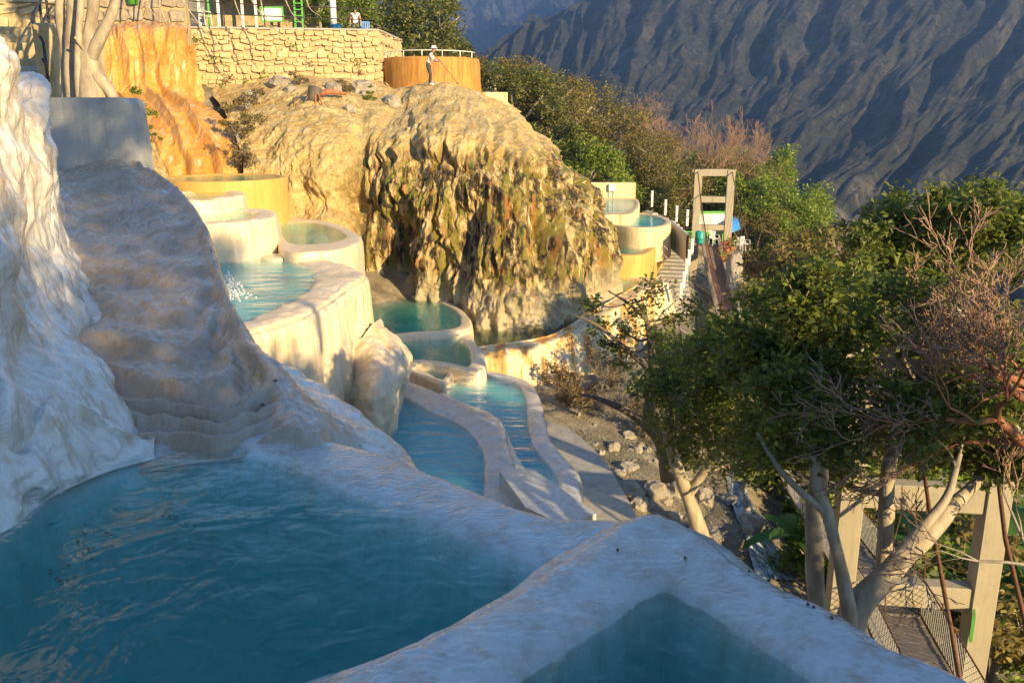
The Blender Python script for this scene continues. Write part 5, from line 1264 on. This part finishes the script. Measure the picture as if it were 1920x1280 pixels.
for i, s_ in enumerate(sv):
    o = bpy.data.objects.new('plank', pm if s_ < 24 else pm2); link(o, bridge); a, b = deck(s_), deck(s_ + .25); d = Vector(b - a)
    o.location = Vector(a) - Vector(bridge.location) + Vector((0, 0, random.uniform(-.008, .008))); o.rotation_euler = (0, -math.atan2(d.z, math.hypot(d.x, d.y)), math.atan2(d.y, d.x) + random.uniform(-.012, .012))
for s_ in (-1, 1):
    off = np.array([*(bn * s_ * .47), 0])
    D = np.array([deck(k) for k in np.linspace(-5.5, LB, 90)]) + off
    part('edge_board', MB().tube(D[60:] + np.array([0, 0, .16]), .10, 4).me('edge_board'), M['post'], bridge)
    for hh in (.06, .66): part('side_cable', MB().tube(D + np.array([0, 0, hh]), .014, 5).me('side_cable', True), M['rust'], bridge)
    A, B = [], []; cell = .06; hN = 10
    ss = np.arange(-5.5, LB - .2, cell); DD = np.array([deck(k) for k in ss]) + off
    for i in range(len(ss) - 1):
        if ss[i] > 16 and i % 2: continue
        for j in range(hN):
            z0, z1 = .06 + j * cell, .06 + (j + 1) * cell
            w_ = 1 if ss[i] <= 16 else min(2, len(ss) - 1 - i)
            if (i // w_ + j) % 2: A.append(DD[i] + [0, 0, z0]); B.append(DD[i + w_] + [0, 0, z1])
            else: A.append(DD[i] + [0, 0, z1]); B.append(DD[i + w_] + [0, 0, z0])
    part('wire_mesh', segs_mesh('wire_mesh', A, B, .0055, .0055), M['net'], bridge)['kind'] = 'stuff'
    off2 = np.array([*(bn * s_ * .95), 0]); tt = np.linspace(0, 1, 40)
    mc = np.array([[*(BA + bd * LB * t), -4.1 + 1.0 * t - 4.2 * 4 * t * (1 - t) * .8] for t in tt]) + off2
    part('main_cable', MB().tube(mc, .03, 6).me('main_cable', True), M['rust'], bridge)
    for k in range(1, 39, 1):
        a = mc[k]; b = deck(LB * tt[k]) + off
        if a[2] > b[2] + .2: part('hanger', MB().tube([a, b], .008, 4).me('hanger'), M['rust'], bridge)
part('stay_cable', MB().tube([PY(1712, 745, 12.9), PY(1745, 970, 10.6), PY(1800, 1270, 9.2), PY(1835, 1450, 8.4)], .03, 6).me('stay_cable', True), M['rust'], bridge)
part('stay_cable', MB().tube([PY(1855, 760, 12.7), PY(1885, 1010, 11), PY(1930, 1200, 10), PY(1990, 1450, 8.8)], .035, 6).me('stay_cable', True), M['rust'], bridge)
for x, y0, y1, Y in ((1738, 940, 1085, 12.6), (1715, 950, 1170, 13.6), (1662, 1085, 1180, 12.4), (1768, 1130, 1200, 12.7)):
    part('hanger', MB().tube([PY(x, y0, Y), PY(x - 4, y1, Y)], .012, 5).me('hanger'), M['rust'], bridge)
q = PY(1822, 1168, 12.55); root = empty('bridge_sign', 'blank wooden board with green frame hung on the near bridge post', 'sign', tuple(q))
rs = Matrix.Rotation(R(62), 3, 'Z') @ Matrix.Rotation(R(14), 3, 'Y')
part('board', MB().box(tuple(q), (.62, .03, .36), rs).me('board'), M['wood'], root)
for dx, dz, w_, h_ in ((0, .19, .68, .04), (0, -.19, .68, .04), (.33, 0, .04, .36), (-.33, 0, .04, .36)):
    part('frame', MB().box(Vector(q) + rs @ Vector((dx, -.005, dz)), (w_, .05, h_), rs).me('frame'), M['green'], root)
# far bridge head: board, kiosk, drum, chairs, flowers
root = empty('bridge_head_stall', 'white board stall with green trim under the far bridge tower', 'stall', tuple(PY(1330, 440, 53)))
q = PY(1331, 411, 53); w_ = 1.75
part('board', MB().box(tuple(q), (w_, .1, .72), bev=.01).me('board'), M['white'], root)
part('counter', MB().box((q[0], q[1] - .05, q[2] - .55), (w_, .3, .38), bev=.02).me('counter'), M['cream_wall'], root)
for dz in (.42, -.82): part('trim', MB().box((q[0], q[1] - .06, q[2] + dz), (w_ + .1, .14, .12)).me('trim'), M['green'], root)
for dx in (-.8, -.1, .25, .8): part('post', MB().box((q[0] + dx, q[1] - .1, q[2] - 1.3), (.07, .07, 1.2)).me('post'), M['green'], root)
root = empty('tarpaulin', 'crumpled blue tarpaulin right of the far bridge tower', 'tarpaulin', tuple(PY(1372, 430, 52)))
Gt = patch([[(1360, 432, 52), (1372, 436, 51.6), (1388, 430, 52)], [(1362, 418, 52.3), (1374, 416, 52), (1386, 416, 52.5)], [(1364, 408, 53), (1374, 406, 53), (1384, 410, 53.4)]], 14, 14); Gt = Gt + .06 * fbm(Gt * 4, 3)[..., None]
tb = part('sheet', mesh_from('sheet', Gt.reshape(-1, 3), gridF(14, 14)), M['blue'], root); tb.modifiers.new('t', 'SOLIDIFY').thickness = .02
q = PY(1312, 456, 49.3); root = empty('water_drum', 'teal drum beside the far end of the bridge', 'drum', tuple(q)); part('drum', MB().lathe([(0, 0), (.26, 0), (.28, .05), (.27, .3), (.29, .32), (.27, .34), (.28, .62), (.24, .66), (0, .66)], tuple(q), 18).me('drum', True), M['teal'], root); part('lid', MB().lathe([(.2, 0), (.21, .03), (0, .05)], (q[0], q[1], q[2] + .66), 18).me('lid', True), M['teal'], root)
for i, (x, y, Y, rz, lab) in enumerate([(1338, 460, 49.8, 20, 'white plastic chair left at the far bridge head'), (1384, 472, 48.5, -30, 'white plastic chair right of the flower pots'), (1396, 470, 49, 40, 'rightmost white plastic chair at the far bridge head')]):
    plastic_chair(lab, tuple(PY(x, y, Y)), R(rz), M['white'], .9, 'white chairs at the far bridge head')
root = empty('planter_wall', 'rough pale planter wall right of the far end of the deck', 'wall', tuple(PY(1372, 530, 44)))
Gp = patch([[(1362, 560, 43), (1375, 560, 42.6), (1392, 555, 43.4)], [(1362, 510, 44.5), (1375, 510, 44), (1392, 505, 44.8)], [(1364, 478, 45.6), (1376, 476, 45.4), (1392, 476, 46)], [(1366, 474, 47), (1378, 472, 47), (1392, 472, 47)]], 40, 30); Gp = Gp + .12 * fbm(Gp * 2, 4)[..., None]
part('wall', mesh_from('wall', Gp.reshape(-1, 3), gridF(40, 30)), M['rock'], root)
M['flower'] = leaf_mat('red_flower', (.35, .03, .03), (.6, .12, .08)); M['yellowleaf'] = leaf_mat('yellow_leaf', (.35, .25, .03), (.5, .4, .06))
g = np.random.default_rng(9)
for i, (x, y, m_, lab) in enumerate([(1362, 474, 'flower', 'red flowering pot plant on the planter wall'), (1372, 470, 'leaf_bright', 'green pot plant between the red flowers and chairs'), (1356, 490, 'yellowleaf', 'yellow leaved plant beside the far deck edge')]):
    q = PY(x, y, 45.4); root = empty('potted_plant', lab, 'plant', tuple(q)); part('pot', MB().lathe([(0, 0), (.13, 0), (.17, .24), (.15, .24), (.14, .2), (0, .2)], tuple(q), 14).me('pot', True), M['bark_red'], root)
    part('foliage', leaves_mesh('foliage', q + np.array([0, 0, .42]) + g.normal(size=(160, 3)) * .16, .13, .5, i), M[m_], root)['kind'] = 'stuff'
#PART4

# ------------------------------------------------------------------ low growth, bananas, rocks, stream
BG = bvh_of(['ground'])
def proto_shrub(seed, leafm, per=170, n=9, size=.13, cr=.75):
    g = np.random.default_rng(seed)
    limbs = [([(0, 0, -.2), (.05 * k, .04 * (k - 2), .35), (.28 * math.cos(k * 1.3), .28 * math.sin(k * 1.3), .8)], [.03, .022, .01]) for k in range(5)]
    cl = [(g.normal() * cr * .45, g.normal() * cr * .45, .35 + abs(g.normal()) * .45, cr * g.uniform(.3, .5)) for k in range(n)]
    r = leafy_tree('shrub', 'x', limbs, cl, leafm, M['bark_grey'], per, size, seed, base=(0, 0, 0), tw=8); r['category'] = 'shrub'; return r
SH = [proto_shrub(51, M['leaf_dark']), proto_shrub(52, M['leaf_bright']), proto_shrub(53, M['leaf_dry'], 90), proto_shrub(54, M['leaf_olive'], 130)]
DRY = bare_tree('dry_bush', 'x', 55, barkm=M['bark_grey'], twigm=M['bark_grey'], levels=7, h=2.0, spread=1.0, upb=.25, r0=.035, shrink=.74); DRY['category'] = 'shrub'
used2 = set()
def place(src, loc, rz, sc, label, group):
    if src.name not in used2:
        used2.add(src.name); src.location = loc; src.rotation_euler = (0, 0, rz); src.scale = (sc,) * 3; src['label'] = label; src['group'] = group; return src
    return copy_tree(src, loc, rz, sc, label, group)
def ordinal(i):
    one = ['', 'first', 'second', 'third', 'fourth', 'fifth', 'sixth', 'seventh', 'eighth', 'ninth', 'tenth', 'eleventh', 'twelfth', 'thirteenth', 'fourteenth', 'fifteenth', 'sixteenth', 'seventeenth', 'eighteenth', 'nineteenth']
    if i < 20: return one[i]
    t = ['', '', 'twent', 'thirt', 'fort', 'fift', 'sixt', 'sevent', 'eight', 'ninet'][i // 10]
    return t + 'ieth' if i % 10 == 0 else t + 'y-' + one[i % 10]
g = np.random.default_rng(123)
def scatter(poly, n, kinds, s0, s1, label, group, dmin=30, bv=None):
    out = []; tries = 0; xs = [p[0] for p in poly]; ys = [p[1] for p in poly]
    made = []
    while len(out) < n and tries < 3000:
        tries += 1; x, y = g.uniform(min(xs), max(xs)), g.uniform(min(ys), max(ys))
        if not in_poly(x, y, poly) or any((x - a) ** 2 + (y - b) ** 2 < dmin ** 2 for a, b in out): continue
        h = hit(x, y, bv or BG)
        if h is None: continue
        out.append((x, y)); k = kinds[g.integers(0, len(kinds))]
        made.append((x, place(k, h, g.uniform(0, 6.28), g.uniform(s0, s1), label, group)))
    made.sort(key=lambda m: m[0])
    for i, (x, o) in enumerate(made): o['label'] = label + ', ' + ordinal(i + 1) + ' from the left'
scatter([(1430, 960), (1600, 900), (1920, 880), (1990, 1100), (1990, 1330), (1780, 1260), (1640, 1160), (1500, 1090)], 46, [SH[0], SH[0], SH[1], SH[1], SH[3]], .9, 1.8, 'leafy green shrub on the slope beneath the near bridge', 'shrubs below the bridge', 34)
scatter([(1250, 700), (1420, 680), (1480, 620), (1700, 620), (1920, 640), (1950, 880), (1600, 900), (1420, 880), (1240, 830)], 40, [SH[0], SH[0], SH[3], SH[1]], 1.2, 2.4, 'shaded leafy shrub on the slope behind the dark canopy', 'shrubs behind the canopy', 38)
scatter([(1450, 540), (1520, 480), (1700, 500), (1920, 520), (1940, 640), (1500, 600)], 26, [SH[0], SH[3], SH[1]], 2.0, 3.4, 'dull green shrub on the valley side beyond the bridge', 'shrubs on the valley side', 34)
scatter([(1000, 700), (1060, 690), (1130, 690), (1180, 740), (1200, 800), (1150, 800), (1030, 770)], 14, [SH[2], DRY, DRY, SH[3]], .45, .8, 'dry twiggy bush between the winding pool and the dam', 'dry bushes below the dam', 26)
scatter([(1150, 760), (1260, 800), (1380, 860), (1420, 930), (1330, 900), (1200, 830)], 9, [DRY, SH[2], DRY], .6, 1.0, 'dry bare bush on the rubble slope', 'dry bushes on the rubble slope', 34)
for i, (x, y, k, sc, lab) in enumerate([(255, 225, 1, .55, 'green plant sprouting right of the grey plastered wall'), (275, 262, 1, .3, 'tiny green plant on the root covered rock'), (690, 186, 1, .45, 'fresh green plant below the large pale boulder'), (470, 205, 2, .9, 'dry grassy bush at the upper left of the cliff'), (450, 265, 3, 1.0, 'grey green bush beside the orange waterfall'), (460, 310, 2, .8, 'lower dry bush beside the orange waterfall'), (560, 158, 2, .6, 'dry grass tuft next to the dead stump'), (645, 172, 2, .6, 'dry grass tuft right of the dead stump')]):
    h = hit(x, y, BV) if x > 400 else PY(x, y, 24 if x < 300 else 40)
    place(SH[k], Vector(h) - Vector((0, 0, .15)), i, sc, lab, 'plants on the cliff')
g = np.random.default_rng(31)
wv = Vector((wl1[0] - wl0[0], wl1[1] - wl0[1], 0)); 
for k in range(16):
    t = g.uniform(.03, .97); z = g.uniform(.9, 3.7); q = Vector(wl0) + wv * t; q.z = z; q.y -= .12
    o = obj('wall_plant', leaves_mesh('wall_plant', np.array(q) + g.normal(size=(46, 3)) * np.array([.13, .05, .12]), .12, .4, k), M['leaf_bright']); tag(o, 'small green tuft growing out of the rubble retaining wall', 'plant', 'tufts on the retaining wall', None); TF = globals().setdefault('TF', []); TF.append((t, o))
TF.sort(key=lambda r: r[0])
for i, (t, o) in enumerate(TF): o['label'] = ordinal(i + 1) + ' green tuft from the left growing out of the rubble retaining wall'
# root covered rock between the grey wall and the waterfall
o = stone_patch('root_rock', [[(228, 345, 23.5), (262, 350, 23), (300, 345, 24), (318, 335, 26)], [(226, 290, 24), (255, 280, 23.6), (285, 290, 24.4), (305, 300, 26)], [(222, 235, 25), (240, 222, 25), (262, 235, 25.4), (285, 260, 27)], [(215, 200, 26), (232, 195, 26), (248, 205, 26.5), (262, 230, 28)]], 70, 60, lump_fn(.25, .12, 5.5, .06), M['cliff'], 'root covered rock face right of the grey wall')

def banana_leaf(seed):
    g = np.random.default_rng(seed); Lf = 2.0; n = 12; V = []; F = []
    for i in range(n + 1):
        t = i / n; x = Lf * t; z = .9 * t - 1.25 * t * t; w_ = .30 * math.sin(math.pi * min(1, t * .93 + .05)) ** .6 + .01
        for s_ in (-1, -.5, 0, .5, 1): V.append((x + .04 * g.normal() * abs(s_), s_ * w_, z + .10 * abs(s_) - .02 + .02 * g.normal() * abs(s_)))
    for i in range(n):
        for j in range(4): a = i * 5 + j; F.append((a, a + 1, a + 6, a + 5))
    return mesh_from('leaf', np.array(V), F)
BL = [banana_leaf(k) for k in range(4)]
for m_ in BL: m_.materials.append(M['leaf_banana'])
for i, (x, y, sc, lab) in enumerate([(1770, 1120, 1.0, 'banana plant between the near bridge posts'), (1880, 1060, 1.15, 'banana plant right of the near bridge post'), (1840, 1200, .9, 'low banana plant at the foot of the right bridge post'), (1700, 1080, .8, 'small banana plant behind the lower bridge beam'), (1930, 1180, 1.2, 'large leaved banana plant cut by the right edge'), (1640, 1010, .9, 'banana plant behind the pale tree stems'), (1490, 1010, .6, 'young banana plant beside the stream')]):
    h = hit(x, y + 60, BG); root = empty('banana_plant', lab, 'plant', h, 'banana plants below the bridge'); root.scale = (sc,) * 3; root.rotation_euler = (0, 0, i * .9)
    obj('stem', MB().tube([(0, 0, -.3), (.02, 0, .6), (0, .03, 1.3)], [.13, .11, .06], 10).me('stem', True), M['leaf_banana'], root)
    for k in range(9):
        o = bpy.data.objects.new('leaf', BL[k % 4]); link(o, root); o.location = (0, 0, 1.1 + .03 * k); o.rotation_euler = (random.uniform(-.3, .3), random.uniform(-.75, -.05), k * 2.4); o.scale = (random.uniform(.75, 1.1),) * 3

g = np.random.default_rng(41); k = 0; tries = 0
poly = [(1075, 790), (1150, 800), (1250, 850), (1400, 900), (1430, 1000), (1330, 1020), (1200, 985), (1150, 890), (1100, 830)]
RK = []
while k < 80 and tries < 4000:
    tries += 1; x, y = g.uniform(1070, 1440), g.uniform(785, 1020)
    if not in_poly(x, y, poly): continue
    h = hit(x, y, BG); s_ = .05 + .30 * g.uniform() ** 4
    RK.append((s_, rock_at(h, s_, 'weathered pale rock lying on the rubble slope beside the path', 'rocks on the rubble slope', int(g.integers(0, 7)), name='rock'))); k += 1
RK.sort(key=lambda r: -r[0])
for i, (s_, o) in enumerate(RK): o['label'] = (ordinal(i + 1) + ' largest weathered rock on the rubble slope beside the path') if i < 40 else 'small weathered rock among the larger ones on the rubble slope'
P = []; 
for k in range(2600):
    x, y = g.uniform(1060, 1480), g.uniform(770, 1040)
    h = hit(x, y, BG)
    if h: P.append(h)
P = np.array([tuple(p) for p in P]); sz = g.uniform(.012, .05, len(P))
D = np.array([(1, 0, 0), (-.5, .9, 0), (-.5, -.9, 0), (0, 0, .8)]); rot_ = g.uniform(0, 6.28, len(P)); cs, sn = np.cos(rot_), np.sin(rot_)
V = np.stack([np.stack([d[0] * cs - d[1] * sn, d[0] * sn + d[1] * cs, 0 * cs + d[2]], -1) for d in D], 1) * sz[:, None, None] + P[:, None]
F = (np.arange(len(P))[:, None, None] * 4 + np.array([(0, 1, 3), (1, 2, 3), (2, 0, 3)])[None]).reshape(-1, 3)
o = obj('gravel', mesh_from('gravel', V.reshape(-1, 3), F, False), M['rock']); tag(o, 'loose grey gravel strewn over the rubble slope', 'gravel', None, 'stuff')
# stream
rows = []
for (xa, xb, y) in [(1360, 1395, 890), (1368, 1402, 930), (1378, 1420, 965), (1395, 1440, 1000), (1405, 1460, 1040), (1420, 1490, 1090)]:
    rows.append([tuple(hit(xa + (xb - xa) * f, y, BG) + Vector((0, 0, .06 - .03 * abs(f - .5)))) for f in (0, .25, .5, .75, 1)])
n = N('stream_water'); fo = n.noise(7, 5, .6, n.pos((1.5, .6, 1)), .6)
M['stream'] = n.set(col=n.ramp(fo, [(.42, (.10, .16, .20)), (.6, (.62, .68, .72))]), rough=.12, nrm=n.bump(fo, .6, .08))
G_ = patch(rows, 60, 24, px=False); o = obj('stream', mesh_from('stream', G_.reshape(-1, 3), gridF(60, 24)), M['stream']); tag(o, 'shallow stream running down past the rubble slope', None, None, 'structure')
# dead leaves in the foreground pool and on its rims
M['deadleaf'] = plain('dead_brown_leaf', (.12, .075, .03), .7, .3, 20, .2)
M['yleaf'] = plain('yellow_fallen_leaf', (.55, .36, .05), .6, .2, 20, .2)
lf = leaves_mesh('leafshape', np.zeros((1, 3)), .09, 2.5, 3, .5); lf.materials.append(M['deadleaf'])
ly = lf.copy(); ly.materials.clear(); ly.materials.append(M['yleaf'])
g = np.random.default_rng(15)
for k in range(26):
    x, y = (150 + g.normal() * 30, 1015 + g.normal() * 22) if k < 14 else ((95 + g.normal() * 25, 1080 + g.normal() * 6) if k < 20 else (330 + g.normal() * 14, 973 + g.normal() * 6))
    o = bpy.data.objects.new('fallen_leaf', lf); link(o); o.location = PZ(x, y, -2.44); o.rotation_euler = (0, 0, g.uniform(0, 6.28)); o.scale = (g.uniform(.25, .6),) * 3
    tag(o, 'dark dead leaf floating on the large foreground pool', 'leaf', 'leaves on the foreground pool')
BR = bvh_of(['flowstone_flank', 'flowstone_cascade'])
for x, y, m_, lab in ((481, 705, ly, 'small yellow leaf lying on the white flank'), (512, 715, lf, 'dark leaf lying on the white flank'), (488, 760, lf, 'brown leaf on the lower cascade ridge')):
    h = hit(x, y, BR)
    if h: o = bpy.data.objects.new('fallen_leaf', m_); link(o); o.location = h + Vector((0, 0, .015)); tag(o, lab, 'leaf')
peb = rocks[3].copy(); peb.materials.clear(); peb.materials.append(M['deadleaf'])
for i, (x, y) in enumerate([(1158, 1030), (1405, 1070), (1515, 1132), (1526, 1137), (1560, 1157), (1285, 1045)]):
    o = bpy.data.objects.new('pebble', peb); link(o); o.location = PZ(x, y, -2.19); o.scale = (.007,) * 3; tag(o, 'tiny dark pebble on the wet rim of the triangular pool', 'pebble', 'pebbles on the rim')

# water falling off the cascade edge into the round pool
g = np.random.default_rng(8)
M['spray'] = plain('white_spray', (.85, .88, .9), .25, .03, 5, .0)
s0, s1 = PY(392, 470, 11.8), PZ(432, 560, -3.78)
P = []
for k in range(420):
    a = g.uniform(0, 6.28); r_ = abs(g.normal()) * .20; hgt = max(0, .6 * (1 - 2 * r_) * g.uniform(0, 1) ** 1.5)
    P.append(s1 + np.array([r_ * math.cos(a), r_ * math.sin(a) * 1.3, hgt + .02]))
P = np.array(P); sz = g.uniform(.008, .026, len(P))
V = np.stack([P + np.array(d) * sz[:, None] for d in ((1, 0, 0), (-.5, .87, 0), (-.5, -.87, 0), (0, 0, 1.2), (0, 0, -1.2))], 1)
F = (np.arange(len(P))[:, None, None] * 5 + np.array([(0, 1, 3), (1, 2, 3), (2, 0, 3), (1, 0, 4), (2, 1, 4), (0, 2, 4)])[None]).reshape(-1, 3)
o = obj('splash', mesh_from('splash', V.reshape(-1, 3), F), M['spray']); tag(o, 'white splash where water drops into the big round pool', 'splash', None, 'stuff')

# ------------------------------------------------------------------ haze
hz = bpy.data.materials.new('valley_haze'); hz.use_nodes = True; nt = hz.node_tree; nt.nodes.remove(nt.nodes['Principled BSDF'])
pv = nt.nodes.new('ShaderNodeVolumePrincipled'); pv.inputs['Color'].default_value = (.28, .50, 1., 1); pv.inputs['Density'].default_value = .00025; pv.inputs['Anisotropy'].default_value = 0
nt.links.new(pv.outputs[0], nt.nodes['Material Output'].inputs['Volume'])
o = obj('haze', MB().box((300, 1150, 180), (5000, 3300, 860)).me('haze'), hz); tag(o, 'thin blue valley haze', None, None, 'stuff')
